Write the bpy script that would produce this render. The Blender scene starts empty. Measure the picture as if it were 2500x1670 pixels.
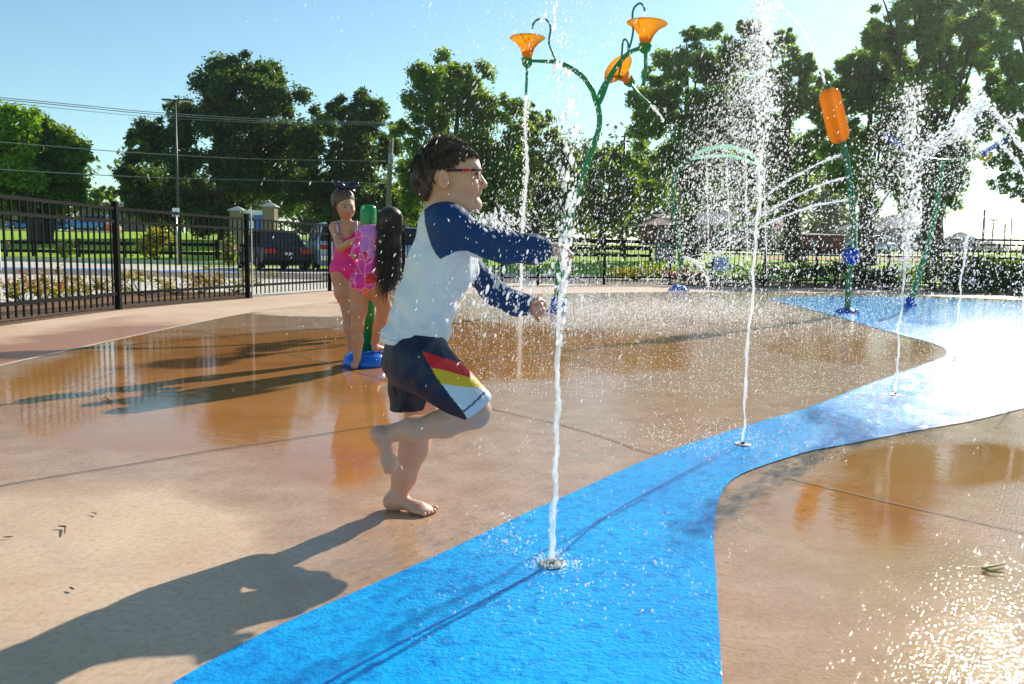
import bpy, math, random
import numpy as np
from mathutils import Vector, Matrix, Euler
random.seed(7); RNG = np.random.default_rng(11)
S = bpy.context.scene
# ------------------------------------------------------------------ camera
FPX = 1900.0                      # focal length in photo pixels (photo is 2500 x 1670)
PITCH = math.atan(217 / FPX); ROLL = math.radians(1.1); CAMZ = 0.78
cam_d = bpy.data.cameras.new('camera'); cam = bpy.data.objects.new('camera', cam_d)
S.collection.objects.link(cam); S.camera = cam
cam_d.sensor_fit = 'HORIZONTAL'; cam_d.sensor_width = 36; cam_d.lens = FPX / 2500 * 36
cam_d.clip_start = 0.05; cam_d.clip_end = 3000
CR = Matrix.Rotation(math.pi / 2 - PITCH, 3, 'X') @ Matrix.Rotation(ROLL, 3, 'Z')
cam.matrix_world = Matrix.Translation((0, 0, CAMZ)) @ CR.to_4x4()
# ------------------------------------------------------------------ world + sun
SUN_AZ = math.radians(36.0); SUN_EL = math.radians(30.0)
wd = bpy.data.worlds.new('World'); S.world = wd; wd.use_nodes = True
nt = wd.node_tree; nt.nodes.clear()
wo = nt.nodes.new('ShaderNodeOutputWorld'); bg = nt.nodes.new('ShaderNodeBackground')
sk = nt.nodes.new('ShaderNodeTexSky'); sk.sky_type = 'NISHITA'; sk.sun_disc = False
sk.sun_elevation = SUN_EL; sk.sun_rotation = SUN_AZ; sk.air_density = 1.0; sk.dust_density = .2; sk.ozone_density = 1.6
bg.inputs['Strength'].default_value = 0.11
mx = nt.nodes.new('ShaderNodeMix'); mx.data_type = 'RGBA'; mx.blend_type = 'MULTIPLY'; mx.inputs[0].default_value = 1; mx.inputs[7].default_value = (.86, 1.03, .97, 1)
nt.links.new(sk.outputs[0], mx.inputs[6]); nt.links.new(mx.outputs[2], bg.inputs[0]); nt.links.new(bg.outputs[0], wo.inputs[0])
sd = bpy.data.lights.new('sun', 'SUN'); sd.energy = 4.6; sd.angle = math.radians(0.53); sd.color = (1.0, 0.93, 0.82)
so = bpy.data.objects.new('sun', sd); S.collection.objects.link(so)
SUNV = Vector((math.sin(SUN_AZ) * math.cos(SUN_EL), math.cos(SUN_AZ) * math.cos(SUN_EL), math.sin(SUN_EL)))
so.rotation_euler = SUNV.to_track_quat('Z', 'Y').to_euler(); so.location = (20, 25, 30)
S.view_settings.view_transform = 'Standard'; S.view_settings.look = 'None'
S.view_settings.exposure = 0.56; S.view_settings.gamma = 1.0
S.render.engine = 'CYCLES'
S.cycles.max_bounces = 8; S.cycles.transparent_max_bounces = 16
# ------------------------------------------------------------------ pixel -> world
def W(px, py, Y):
    d = CR @ Vector(((px - 1250) / FPX, -(py - 835) / FPX, -1)); t = Y / d.y
    return Vector((0, 0, CAMZ)) + d * t
def G(px, py, z=0.0):
    d = CR @ Vector(((px - 1250) / FPX, -(py - 835) / FPX, -1)); t = (z - CAMZ) / d.z
    return Vector((0, 0, CAMZ)) + d * t
CRn = np.array(CR)
def PX(V):                        # world -> photo pixels (n,2)
    V = np.asarray(V, float) - np.array([0, 0, CAMZ]); c = V @ CRn
    return np.stack([1250 + FPX * c[..., 0] / -c[..., 2], 835 - FPX * c[..., 1] / -c[..., 2]], -1)
def Wn(px, py, Y):                # vectorised W
    px, py, Y = np.broadcast_arrays(np.asarray(px, float), py, Y)
    d = np.stack([(px - 1250) / FPX, -(py - 835) / FPX, -np.ones_like(px)], -1) @ CRn.T
    return d * (Y / d[..., 1])[..., None] + np.array([0, 0, CAMZ])
# ------------------------------------------------------------------ object helpers
def link(o, parent=None):
    S.collection.objects.link(o)
    if parent is not None:
        o.parent = parent; o.matrix_parent_inverse = parent.matrix_world.inverted()
    return o
def tag(o, label=None, cat=None, group=None, kind=None):
    if label: o['label'] = label
    if cat: o['category'] = cat
    if group: o['group'] = group
    if kind: o['kind'] = kind
    return o
def thing(name, loc, label, cat, group=None):
    o = bpy.data.objects.new(name, None); o.location = loc; o.empty_display_size = 0.1
    o.matrix_world = Matrix.Translation(loc); link(o); return tag(o, label, cat, group)
class MB:
    """collects vertices and faces of ONE mesh"""
    def __init__(s): s.v = []; s.f = []; s.n = 0
    def add(s, v, f):
        v = np.asarray(v, float).reshape(-1, 3)
        s.v.append(v); s.f += [tuple(int(i) + s.n for i in q) for q in f]; s.n += len(v); return s
    def box(s, c, h, R=None):
        c = np.array(c); h = np.array(h)
        v = np.array([[x, y, z] for x in (-1, 1) for y in (-1, 1) for z in (-1, 1)]) * h
        if R is not None: v = v @ np.array(R).T
        return s.add(v + c, [(0, 1, 3, 2), (4, 6, 7, 5), (0, 4, 5, 1), (2, 3, 7, 6), (0, 2, 6, 4), (1, 5, 7, 3)])
    def bar(s, a, b, w, h=None, up=(0, 0, 1)):
        a = Vector(a); b = Vector(b); d = (b - a); L = d.length; d.normalize()
        u = Vector(up); sx = d.cross(u)
        if sx.length < 1e-4: sx = d.cross(Vector((0, 1, 0)))
        sx.normalize(); uu = sx.cross(d)
        R = Matrix((sx, d, uu)).transposed()
        return s.box((a + b) / 2, (w / 2, L / 2, (h or w) / 2), R)
    def tube(s, P, r, n=10, caps=True):
        P = [Vector(p) for p in P]; m = len(P)
        if not hasattr(r, '__len__'): r = [r] * m
        t = (P[1] - P[0]).normalized(); u = t.cross(Vector((0, 0, 1)))
        if u.length < 1e-3: u = t.cross(Vector((1, 0, 0)))
        u.normalize(); V = []
        for i in range(m):
            t = (P[min(i + 1, m - 1)] - P[max(i - 1, 0)]).normalized()
            u = (u - t * u.dot(t)).normalized(); w = t.cross(u)
            for k in range(n):
                a = 2 * math.pi * k / n; V.append(P[i] + (u * math.cos(a) + w * math.sin(a)) * r[i])
        f = [(i * n + k, i * n + (k + 1) % n, (i + 1) * n + (k + 1) % n, (i + 1) * n + k) for i in range(m - 1) for k in range(n)]
        if caps: f += [tuple(range(n))[::-1], tuple((m - 1) * n + k for k in range(n))]
        return s.add([tuple(v) for v in V], f)
    def lathe(s, prof, c=(0, 0, 0), R=None, n=24, closed=False):
        V = []; m = len(prof)
        for (r, z) in prof:
            for k in range(n):
                a = 2 * math.pi * k / n; V.append((r * math.cos(a), r * math.sin(a), z))
        V = np.array(V)
        if R is not None: V = V @ np.array(R).T
        f = [(i * n + k, i * n + (k + 1) % n, (i + 1) * n + (k + 1) % n, (i + 1) * n + k) for i in range(m - 1) for k in range(n)]
        if closed: f += [tuple(range(n))[::-1], tuple((m - 1) * n + k for k in range(n))]
        return s.add(V + np.array(c), f)
    def ell(s, c, r, R=None, n=16, m=10):
        pr = [(max(math.sin(math.pi * i / m), 1e-4), -math.cos(math.pi * i / m)) for i in range(m + 1)]
        V = []
        for (q, z) in pr:
            for k in range(n):
                a = 2 * math.pi * k / n; V.append((q * math.cos(a), q * math.sin(a), z))
        V = np.array(V) * (np.array(r) if hasattr(r, '__len__') else r)
        if R is not None: V = V @ np.array(R).T
        f = [(i * n + k, i * n + (k + 1) % n, (i + 1) * n + (k + 1) % n, (i + 1) * n + k) for i in range(m) for k in range(n)]
        return s.add(V + np.array(c), f)
    def build(s, name, mat, parent=None, smooth=False, bevel=0):
        me = bpy.data.meshes.new(name); V = np.concatenate(s.v)
        me.from_pydata(V.tolist(), [], s.f); return fin(me, name, mat, parent, smooth, bevel)
def fin(me, name, mat, parent=None, smooth=False, bevel=0):
    me.materials.append(mat)
    if smooth: me.polygons.foreach_set('use_smooth', [True] * len(me.polygons))
    me.update(); o = bpy.data.objects.new(name, me); link(o, parent)
    if bevel:
        b = o.modifiers.new('bevel', 'BEVEL'); b.width = bevel; b.segments = 2; b.limit_method = 'ANGLE'
    return o
def npmesh(name, V, Fq, mat, parent=None, smooth=False, col=None):
    """fast mesh from numpy arrays: V (n,3), Fq (m,3|4)"""
    V = np.ascontiguousarray(V, np.float32); Fq = np.ascontiguousarray(Fq, np.int32); k = Fq.shape[1]
    me = bpy.data.meshes.new(name); me.vertices.add(len(V)); me.vertices.foreach_set('co', V.ravel())
    me.loops.add(Fq.size); me.loops.foreach_set('vertex_index', Fq.ravel())
    me.polygons.add(len(Fq)); me.polygons.foreach_set('loop_start', np.arange(0, Fq.size, k, dtype=np.int32))
    try: me.polygons.foreach_set('loop_total', np.full(len(Fq), k, np.int32))
    except Exception: pass
    me.update(calc_edges=True); me.validate()
    if col is not None:
        a = me.color_attributes.new('col', 'FLOAT_COLOR', 'POINT')
        c = np.ones((len(V), 4), np.float32); c[:, :col.shape[1]] = col; a.data.foreach_set('color', c.ravel())
    return fin(me, name, mat, parent, smooth)
# ------------------------------------------------------------------ material helpers
class NT:
    def __init__(s, name):
        s.m = bpy.data.materials.new(name); s.m.use_nodes = True; s.t = s.m.node_tree; s.t.nodes.clear()
        s.out = s.n('ShaderNodeOutputMaterial')
    def n(s, typ, **kw):
        nd = s.t.nodes.new(typ)
        for k, v in kw.items(): setattr(nd, k, v)
        return nd
    def l(s, a, b): s.t.links.new(a, b)
    def pb(s, col=(.5, .5, .5), rough=.6, **kw):
        p = s.n('ShaderNodeBsdfPrincipled')
        p.inputs['Base Color'].default_value = (*col, 1); p.inputs['Roughness'].default_value = rough
        for k, v in kw.items(): p.inputs[k.replace('_', ' ')].default_value = v
        s.l(p.outputs[0], s.out.inputs[0]); s.p = p; return p
    def noise(s, scale, detail=4, rough=.55, vec=None, dist=0, dim='3D'):
        t = s.n('ShaderNodeTexNoise'); t.noise_dimensions = dim
        t.inputs['Scale'].default_value = scale; t.inputs['Detail'].default_value = detail
        t.inputs['Roughness'].default_value = rough; t.inputs['Distortion'].default_value = dist
        if vec is not None: s.l(vec, t.inputs['Vector'])
        return t.outputs[0]
    def ramp(s, fac, stops, interp='LINEAR'):
        r = s.n('ShaderNodeValToRGB'); r.color_ramp.interpolation = interp; e = r.color_ramp.elements
        while len(e) < len(stops): e.new(0.5)
        for i, (p, c) in enumerate(stops):
            e[i].position = p; e[i].color = (*c, 1) if hasattr(c, '__len__') else (c, c, c, 1)
        s.l(fac, r.inputs[0]); return r.outputs[0]
    def mix(s, fac, a, b, mode='MIX'):
        m = s.n('ShaderNodeMix'); m.data_type = 'RGBA'; m.blend_type = mode
        for sock, v in ((m.inputs[0], fac), (m.inputs[6], a), (m.inputs[7], b)):
            if hasattr(v, 'links'): s.l(v, sock)
            elif hasattr(v, '__len__'): sock.default_value = (*v, 1)
            else: sock.default_value = v if sock == m.inputs[0] else (v, v, v, 1)
        return m.outputs[2]
    def math(s, op, a, b=0.0, clamp=False):
        m = s.n('ShaderNodeMath', operation=op, use_clamp=clamp)
        for sock, v in ((m.inputs[0], a), (m.inputs[1], b)):
            if hasattr(v, 'links'): s.l(v, sock)
            else: sock.default_value = v
        return m.outputs[0]
    def pos(s): return s.n('ShaderNodeNewGeometry').outputs['Position']
    def obj(s): return s.n('ShaderNodeTexCoord').outputs['Object']
    def mapping(s, vec, scale=(1, 1, 1), rot=(0, 0, 0)):
        m = s.n('ShaderNodeMapping'); m.inputs['Scale'].default_value = scale; m.inputs['Rotation'].default_value = rot
        s.l(vec, m.inputs[0]); return m.outputs[0]
    def rotscale(s, vec, scale, ang):
        return s.mapping(s.mapping(vec, (1, 1, 1), (0, 0, ang)), scale)
    def bump(s, h, strength=.3, dist=.01, normal=None):
        b = s.n('ShaderNodeBump'); b.inputs['Strength'].default_value = strength; b.inputs['Distance'].default_value = dist
        s.l(h, b.inputs['Height'])
        if normal is not None: s.l(normal, b.inputs['Normal'])
        return b.outputs[0]
def simple(name, col, rough=.5, var=.15, scale=12, bump=0.0, bscale=None, **kw):
    """procedural paint-like material with soft colour variation"""
    t = NT(name); p = t.pb(col, rough, **kw); nz = t.noise(scale, 5, .6, t.obj())
    lo = tuple(c * (1 - var) for c in col); hi = tuple(min(1, c * (1 + var)) for c in col)
    t.l(t.ramp(nz, [(.3, lo), (.7, hi)]), p.inputs['Base Color'])
    if bump: t.l(t.bump(t.noise(bscale or scale * 6, 4, .6, t.obj()), bump, .01), p.inputs['Normal'])
    return t.m
# ------------------------------------------------------------------ signed-distance modelling
class SDF:
    def __init__(s, lo, hi, h):
        s.h = h; s.lo = np.array(lo, float); s.n = (np.ceil((np.array(hi) - s.lo) / h).astype(int) + 1)
        s.d = np.full(s.n, 1.0, np.float32)
    def _box(s, a, b):
        i0 = np.maximum(np.floor((np.array(a) - s.lo) / s.h).astype(int), 0); i1 = np.minimum(np.ceil((np.array(b) - s.lo) / s.h).astype(int) + 1, s.n)
        if (i1 <= i0).any(): return None, None
        ax = [(s.lo[k] + s.h * np.arange(i0[k], i1[k])).astype(np.float32) for k in range(3)]
        return tuple(slice(i0[k], i1[k]) for k in range(3)), np.meshgrid(*ax, indexing='ij', sparse=True)
    def comb(s, sl, d, k, op):
        if op == 'sub':
            a = s.d[sl]; b = -d
            h = np.clip(.5 - .5 * (b - a) / -k if k else 0, 0, 1) if False else None
            if k:
                h = np.clip(.5 + .5 * (b - a) / k, 0, 1); s.d[sl] = a + (b - a) * h + k * h * (1 - h)
            else: s.d[sl] = np.maximum(a, b)
            return
        a = s.d[sl]
        if k:
            h = np.clip(.5 + .5 * (a - d) / k, 0, 1); s.d[sl] = a + (d - a) * h - k * h * (1 - h)
        else: s.d[sl] = np.minimum(a, d)
    def cap(s, a, b, ra, rb=None, k=.015, sy=1.0, op='add'):
        """tapered capsule; sy squashes the section along world y"""
        rb = ra if rb is None else rb; a = np.array(a, float); b = np.array(b, float); m = max(ra, rb) * max(1, sy) + 3 * k + 3 * s.h
        sl, g = s._box(np.minimum(a, b) - m, np.maximum(a, b) + m)
        if sl is None: return s
        y0 = (a[1] + b[1]) / 2
        ab = b - a; ab2 = ab.copy(); ab2[1] /= sy
        q = [g[0] - a[0], (g[1] - a[1]) / sy, g[2] - a[2]]
        t = np.clip((q[0] * ab2[0] + q[1] * ab2[1] + q[2] * ab2[2]) / max((ab2 ** 2).sum(), 1e-9), 0, 1)
        d = np.sqrt((q[0] - t * ab2[0]) ** 2 + (q[1] - t * ab2[1]) ** 2 + (q[2] - t * ab2[2]) ** 2) - (ra + (rb - ra) * t)
        s.comb(sl, d.astype(np.float32), k, op); return s
    def chain(s, P, r, k=.015, sy=1.0):
        for i in range(len(P) - 1): s.cap(P[i], P[i + 1], r[i], r[i + 1], k, sy)
        return s
    def ell(s, c, r, R=None, k=.015, op='add'):
        c = np.array(c, float); r = np.array(r, float) if hasattr(r, '__len__') else np.full(3, float(r)); m = r.max() + 3 * k + 3 * s.h
        sl, g = s._box(c - m, c + m)
        if sl is None: return s
        q = [g[0] - c[0], g[1] - c[1], g[2] - c[2]]
        if R is not None:
            R = np.array(R); q = [R[0, i] * q[0] + R[1, i] * q[1] + R[2, i] * q[2] for i in range(3)]
        k0 = np.sqrt((q[0] / r[0]) ** 2 + (q[1] / r[1]) ** 2 + (q[2] / r[2]) ** 2)
        k1 = np.sqrt((q[0] / r[0] ** 2) ** 2 + (q[1] / r[1] ** 2) ** 2 + (q[2] / r[2] ** 2) ** 2)
        d = k0 * (k0 - 1) / np.maximum(k1, 1e-6)
        s.comb(sl, d.astype(np.float32), k, op); return s
    def grid(s): 
        return np.meshgrid(*[(s.lo[k] + s.h * np.arange(s.n[k])).astype(np.float32) for k in range(3)], indexing='ij', sparse=True)
    def plane(s, p, nrm):
        """keep the side the normal points away from"""
        g = s.grid(); nrm = Vector(nrm).normalized()
        d = (g[0] - p[0]) * nrm[0] + (g[1] - p[1]) * nrm[1] + (g[2] - p[2]) * nrm[2]
        s.d = np.maximum(s.d, d.astype(np.float32)); return s
    def planes_local(s, p, nrm, c, rad):
        """cut with a plane, only inside a ball round c"""
        g = s.grid(); nrm = Vector(nrm).normalized()
        d = (g[0] - p[0]) * nrm[0] + (g[1] - p[1]) * nrm[1] + (g[2] - p[2]) * nrm[2]
        q = np.sqrt((g[0] - c[0]) ** 2 + (g[1] - c[1]) ** 2 + (g[2] - c[2]) ** 2) - rad
        s.d = np.where(q < 0, np.maximum(s.d, d), s.d).astype(np.float32); return s
    def shell(s, t): s.d = np.maximum(s.d, -(s.d + t)); return s
    def mesh(s):
        d = s.d; d = d.copy(); d[0] = d[-1] = 1; d[:, 0] = d[:, -1] = 1; d[:, :, 0] = d[:, :, -1] = 1
        ins = d < 0; nx, ny, nz = d.shape
        c = np.zeros((nx - 1, ny - 1, nz - 1), np.uint8)
        for i in (0, 1):
            for j in (0, 1):
                for k in (0, 1): c += ins[i:nx - 1 + i, j:ny - 1 + j, k:nz - 1 + k]
        act = (c > 0) & (c < 8); I = np.argwhere(act); idx = np.full(act.shape, -1, np.int32); idx[act] = np.arange(len(I))
        acc = np.zeros((len(I), 3)); cnt = np.zeros(len(I))
        cor = [(i, j, k) for i in (0, 1) for j in (0, 1) for k in (0, 1)]
        val = {o: d[I[:, 0] + o[0], I[:, 1] + o[1], I[:, 2] + o[2]] for o in cor}
        for o in cor:
            for ax in range(3):
                if o[ax] == 0:
                    o2 = tuple(1 if q == ax else o[q] for q in range(3)); a = val[o]; b = val[o2]; m = (a < 0) != (b < 0)
                    t = np.where(m, a / np.where(m, a - b, 1), 0); p = np.tile(np.array(o, float), (len(I), 1)); p[:, ax] = t
                    acc += p * m[:, None]; cnt += m
        V = (I + acc / cnt[:, None]) * s.h + s.lo
        Fs = []
        for ax in range(3):
            a1, a2 = [(1, 2), (2, 0), (0, 1)][ax]
            sA = [slice(None)] * 3; sB = [slice(None)] * 3; sA[ax] = slice(0, -1); sB[ax] = slice(1, None)
            x = ins[tuple(sA)] != ins[tuple(sB)]; E = np.argwhere(x)
            E = E[(E[:, a1] > 0) & (E[:, a2] > 0) & (E[:, a1] < d.shape[a1] - 1) & (E[:, a2] < d.shape[a2] - 1)]
            flip = ins[E[:, 0], E[:, 1], E[:, 2]]
            q = []
            for (u, v) in ((-1, -1), (0, -1), (0, 0), (-1, 0)):
                e = E.copy(); e[:, a1] += u; e[:, a2] += v; q.append(idx[e[:, 0], e[:, 1], e[:, 2]])
            q = np.stack(q, 1); q = np.where(flip[:, None], q, q[:, ::-1]); Fs.append(q)
        return V, np.concatenate(Fs)
def smoothV(V, Fq, it=2, lam=.5):
    n = len(V); E = np.concatenate([Fq[:, [0, 1]], Fq[:, [1, 2]], Fq[:, [2, 3]], Fq[:, [3, 0]]])
    deg = np.bincount(E.ravel(), minlength=n)[:, None]
    for _ in range(it):
        A = np.stack([np.bincount(E[:, 0], V[E[:, 1], k], n) + np.bincount(E[:, 1], V[E[:, 0], k], n) for k in range(3)], 1)
        V = V + lam * (A / np.maximum(deg, 1) - V)
    return V
def in_poly(P, poly):
    x, y = P[:, 0], P[:, 1]; ins = np.zeros(len(x), bool); n = len(poly)
    for i in range(n):
        x0, y0 = poly[i]; x1, y1 = poly[(i + 1) % n]
        if y0 == y1: continue
        c = ((y0 > y) != (y1 > y)) & (x < (x1 - x0) * (y - y0) / (y1 - y0) + x0); ins ^= c
    return ins
def fit(P, n):                     # smooth curve through points (Catmull-Rom)
    P = [np.array(p, float) for p in P]; P = [2 * P[0] - P[1]] + P + [2 * P[-1] - P[-2]]; out = []; m = len(P) - 3
    for i in range(n + 1):
        t = i / n * m; k = min(int(t), m - 1); u = t - k; a, b, c, d = P[k:k + 4]
        out.append(.5 * ((2 * b) + (c - a) * u + (2 * a - 5 * b + 4 * c - d) * u * u + (3 * b - a - 3 * c + d) * u ** 3))
    return out
# ================================================================== materials of the setting
def polymesh(name, P, z, mat, kind='structure', parent=None):
    from mathutils.geometry import tessellate_polygon
    V = [Vector((p[0], p[1], 0)) for p in P]; T = tessellate_polygon([V])
    up = []
    for t in T:
        a, b, c = (V[i] for i in t); n = (b - a).cross(c - a); up.append(t if n.z > 0 else t[::-1])
    me = bpy.data.meshes.new(name); me.from_pydata([(v.x, v.y, z) for v in V], [], up)
    o = fin(me, name, mat, parent); return tag(o, kind=kind)
def gpoly(L): return [tuple(G(*p))[:2] for p in L]
def churn(t, pos, c=(3.6, 6.6, 0), r0=1.6, r1=5.5):
    """0..1 field of water churned up by the falling jets"""
    d = t.n('ShaderNodeVectorMath', operation='DISTANCE'); t.l(pos, d.inputs[0]); d.inputs[1].default_value = c
    m = t.n('ShaderNodeMapRange'); m.interpolation_type = 'SMOOTHSTEP'; t.l(d.outputs['Value'], m.inputs[0]); m.inputs[1].default_value = r1; m.inputs[2].default_value = r0
    return t.math('MULTIPLY', m.outputs[0], t.ramp(t.noise(2.2, 4, .6, pos, .8), [(.30, .25), (.55, 1.0)]))
def mat_pad():
    t = NT('wet_concrete'); P = t.pb((.5, .3, .2), .3); P.inputs['IOR'].default_value = 1.34
    at = t.n('ShaderNodeAttribute', attribute_name='col'); sp = t.n('ShaderNodeSeparateColor'); t.l(at.outputs['Color'], sp.inputs[0])
    pos = t.pos()
    n1 = t.noise(1.6, 5, .6, pos, .6); n2 = t.noise(7, 4, .6, pos); n3 = t.noise(60, 3, .6, pos)
    pud = t.math('ADD', sp.outputs[0], t.math('MULTIPLY', t.math('SUBTRACT', n1, .5), .8))
    pud = t.math('ADD', pud, t.math('MULTIPLY', t.math('SUBTRACT', n2, .5), .16))
    pm = t.ramp(pud, [(.38, 0.0), (.60, 1.0)])
    dry = t.math('ADD', sp.outputs[1], t.math('MULTIPLY', t.math('SUBTRACT', n1, .5), .9))
    dm = t.ramp(dry, [(.40, 0.0), (.68, 1.0)])
    base = t.mix(t.ramp(n2, [(.3, 0.0), (.7, 1.0)]), (.41, .235, .130), (.55, .345, .215))
    dryc = t.mix(t.ramp(n1, [(.3, 0.0), (.7, 1.0)]), (.54, .365, .235), (.70, .505, .345))
    c = t.mix(dm, base, dryc)
    wetc = t.mix(t.ramp(n1, [(.3, 0.0), (.75, 1.0)]), (.34, .13, .03), (.50, .22, .065))
    c = t.mix(pm, c, wetc)
    c = t.mix(t.ramp(n3, [(.25, .32), (.55, 0.0)]), c, (.16, .10, .06)); st_ = t.noise(.9, 6, .7, t.rotscale(pos, (1, 2.6, 1), .3), .8); c = t.mix(t.ramp(st_, [(.55, 0.0), (.72, .38)]), c, (.27, .22, .16)); gr2 = t.noise(330, 2, .7, pos); c = t.mix(t.ramp(gr2, [(.60, 0.0), (.75, .35)]), c, (.75, .62, .50))
    olive = t.math('MULTIPLY', t.math('MULTIPLY', sp.outputs[2], .55), t.ramp(n1, [(.35, 0.0), (.6, 1.0)])); c = t.mix(olive, c, (.30, .19, .05))
    t.l(c, P.inputs['Base Color'])
    r = t.mix(dm, (.035, .035, .035), (.62, .62, .62)); r = t.mix(pm, r, (.035, .035, .035))
    ch = churn(t, pos); r = t.mix(ch, r, (.15, .15, .15)); t.l(r, P.inputs['Roughness'])
    # broom finish + aggregate + ripples on the water film
    br = t.noise(1, 3, .6, t.rotscale(pos, (150, 4, 1), .63))
    ag = t.noise(85, 1.5, .6, pos); rip = t.noise(9, 3, .6, t.rotscale(pos, (1, 2.2, 1), .5), 1.2)
    rip2 = t.noise(45, 2, .55, t.mapping(pos, (1, 1.9, 1), (0, 0, -.4)), .8)
    h = t.math('ADD', t.math('MULTIPLY', br, t.math('ADD', t.math('MULTIPLY', dm, .75), .35)), t.math('MULTIPLY', ag, t.math('SUBTRACT', .6, t.math('MULTIPLY', dm, .48))))
    dryish = t.math('SUBTRACT', 1.0, pm)
    b1 = t.n('ShaderNodeBump'); b1.inputs['Distance'].default_value = .0022; t.l(h, b1.inputs['Height']); t.l(dryish, b1.inputs['Strength'])
    rv = t.math('ADD', t.math('MULTIPLY', rip, .35), t.math('MULTIPLY', rip2, .10)); rv = t.math('ADD', rv, t.math('MULTIPLY', t.noise(16, 3, .6, pos, .5), t.math('MULTIPLY', ch, 1.6)))
    b2 = t.n('ShaderNodeBump'); b2.inputs['Distance'].default_value = .010; b2.inputs['Strength'].default_value = .12
    t.l(rv, b2.inputs['Height']); t.l(b1.outputs[0], b2.inputs['Normal'])
    t.l(b2.outputs[0], P.inputs['Normal'])
    return t.m
def mat_river():
    t = NT('blue_wet_paint'); P = t.pb((.01, .25, .75), .25); P.inputs['IOR'].default_value = 1.34
    pos = t.pos(); n1 = t.noise(1.3, 4, .6, pos, .5); wear = t.ramp(t.noise(5, 7, .75, pos, .4), [(.60, 0.0), (.74, .42)]); n2 = t.noise(26, 4, .6, pos)
    c = t.mix(t.ramp(n1, [(.3, 0.0), (.7, 1.0)]), (.002, .32, .80), (.010, .50, .95))
    c = t.mix(t.ramp(n2, [(.30, .55), (.5, 0.0)]), c, (.002, .10, .48)); c = t.mix(wear, c, (.10, .42, .70)); t.l(c, P.inputs['Base Color'])
    ch = churn(t, pos); t.l(t.mix(ch, t.mix(t.ramp(n1, [(.35, 0.0), (.6, 1.0)]), (.03, .03, .03), (.07, .07, .07)), (.15, .15, .15)), P.inputs['Roughness'])
    ag = t.noise(90, 2, .6, pos); rip = t.noise(38, 3, .6, t.mapping(pos, (1, 1.8, 1), (0, 0, .5)), 1.0)
    nn = t.bump(ag, .9, .0038); rp = t.math('ADD', rip, t.math('MULTIPLY', t.noise(16, 3, .6, pos, .5), t.math('MULTIPLY', ch, 2.4))); t.l(t.bump(rp, .45, .006, nn), P.inputs['Normal']); return t.m
def mat_noisy(name, a, b, scale, rough=.8, bump=.4, bscale=40, bd=.01):
    t = NT(name); P = t.pb(a, rough); n = t.noise(scale, 6, .65, t.pos())
    t.l(t.ramp(n, [(.3, a), (.7, b)]), P.inputs['Base Color']); t.l(t.bump(t.noise(bscale, 3, .6, t.pos()), bump, bd), P.inputs['Normal']); return t.m
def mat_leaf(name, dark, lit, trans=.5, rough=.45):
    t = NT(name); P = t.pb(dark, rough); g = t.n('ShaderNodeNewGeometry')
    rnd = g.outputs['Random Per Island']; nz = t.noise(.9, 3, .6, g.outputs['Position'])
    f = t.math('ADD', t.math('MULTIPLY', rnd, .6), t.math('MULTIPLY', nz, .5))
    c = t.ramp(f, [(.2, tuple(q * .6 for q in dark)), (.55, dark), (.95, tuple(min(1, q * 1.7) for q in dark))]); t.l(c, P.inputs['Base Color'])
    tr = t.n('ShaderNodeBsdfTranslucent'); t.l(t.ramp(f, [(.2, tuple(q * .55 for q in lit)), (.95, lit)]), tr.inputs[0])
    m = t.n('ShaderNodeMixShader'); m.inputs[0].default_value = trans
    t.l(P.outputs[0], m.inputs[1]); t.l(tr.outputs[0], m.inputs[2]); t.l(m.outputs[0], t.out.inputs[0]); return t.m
M = {}
M['pad'] = mat_pad(); M['river'] = mat_river()
def mat_walk():
    t = NT('pink_concrete'); P = t.pb((.6, .4, .3), .7); pos = t.pos(); n1 = t.noise(1.2, 5, .6, pos); n2 = t.noise(90, 3, .6, pos)
    c = t.mix(t.ramp(n1, [(.3, 0.0), (.7, 1.0)]), (.58, .38, .245), (.70, .51, .36))
    at = t.n('ShaderNodeAttribute', attribute_name='col'); sp = t.n('ShaderNodeSeparateColor'); t.l(at.outputs['Color'], sp.inputs[0])
    wf = t.ramp(t.math('ADD', sp.outputs[0], t.math('MULTIPLY', t.math('SUBTRACT', n1, .5), .7)), [(.45, 0.0), (.7, 1.0)])
    c = t.mix(wf, c, (.42, .19, .10)); c = t.mix(t.ramp(n2, [(.3, .25), (.5, 0.0)]), c, (.3, .18, .12)); t.l(c, P.inputs['Base Color'])
    t.l(t.mix(wf, (.75, .75, .75), (.35, .35, .35)), P.inputs['Roughness'])
    br = t.noise(1, 2, .6, t.mapping(pos, (5, 120, 1), (0, 0, .3))); t.l(t.bump(br, .5, .003), P.inputs['Normal']); return t.m
M['walk'] = mat_walk()
M['grass'] = mat_noisy('lawn', (.20, .36, .006), (.38, .56, .010), 1.2, .9, .6, 30, .03)
M['parking'] = mat_noisy('pale_parking_concrete', (.55, .49, .39), (.68, .62, .50), .8, .8)
M['asphalt'] = mat_noisy('asphalt', (.10, .085, .07), (.16, .135, .11), 1.5, .85)
M['kerb'] = mat_noisy('kerb_concrete', (.42, .44, .42), (.58, .58, .54), 2, .8)
M['mulch'] = mat_noisy('bark_mulch', (.06, .025, .010), (.34, .17, .07), 22, .9, 1.0, 30, .03)
M['seam'] = simple('dark_joint', (.05, .035, .025), .8)
M['seam_blue'] = simple('dark_blue_joint', (.002, .10, .42), .5)
M['edge'] = simple('pale_edge_concrete', (.62, .48, .34), .7)
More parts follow.
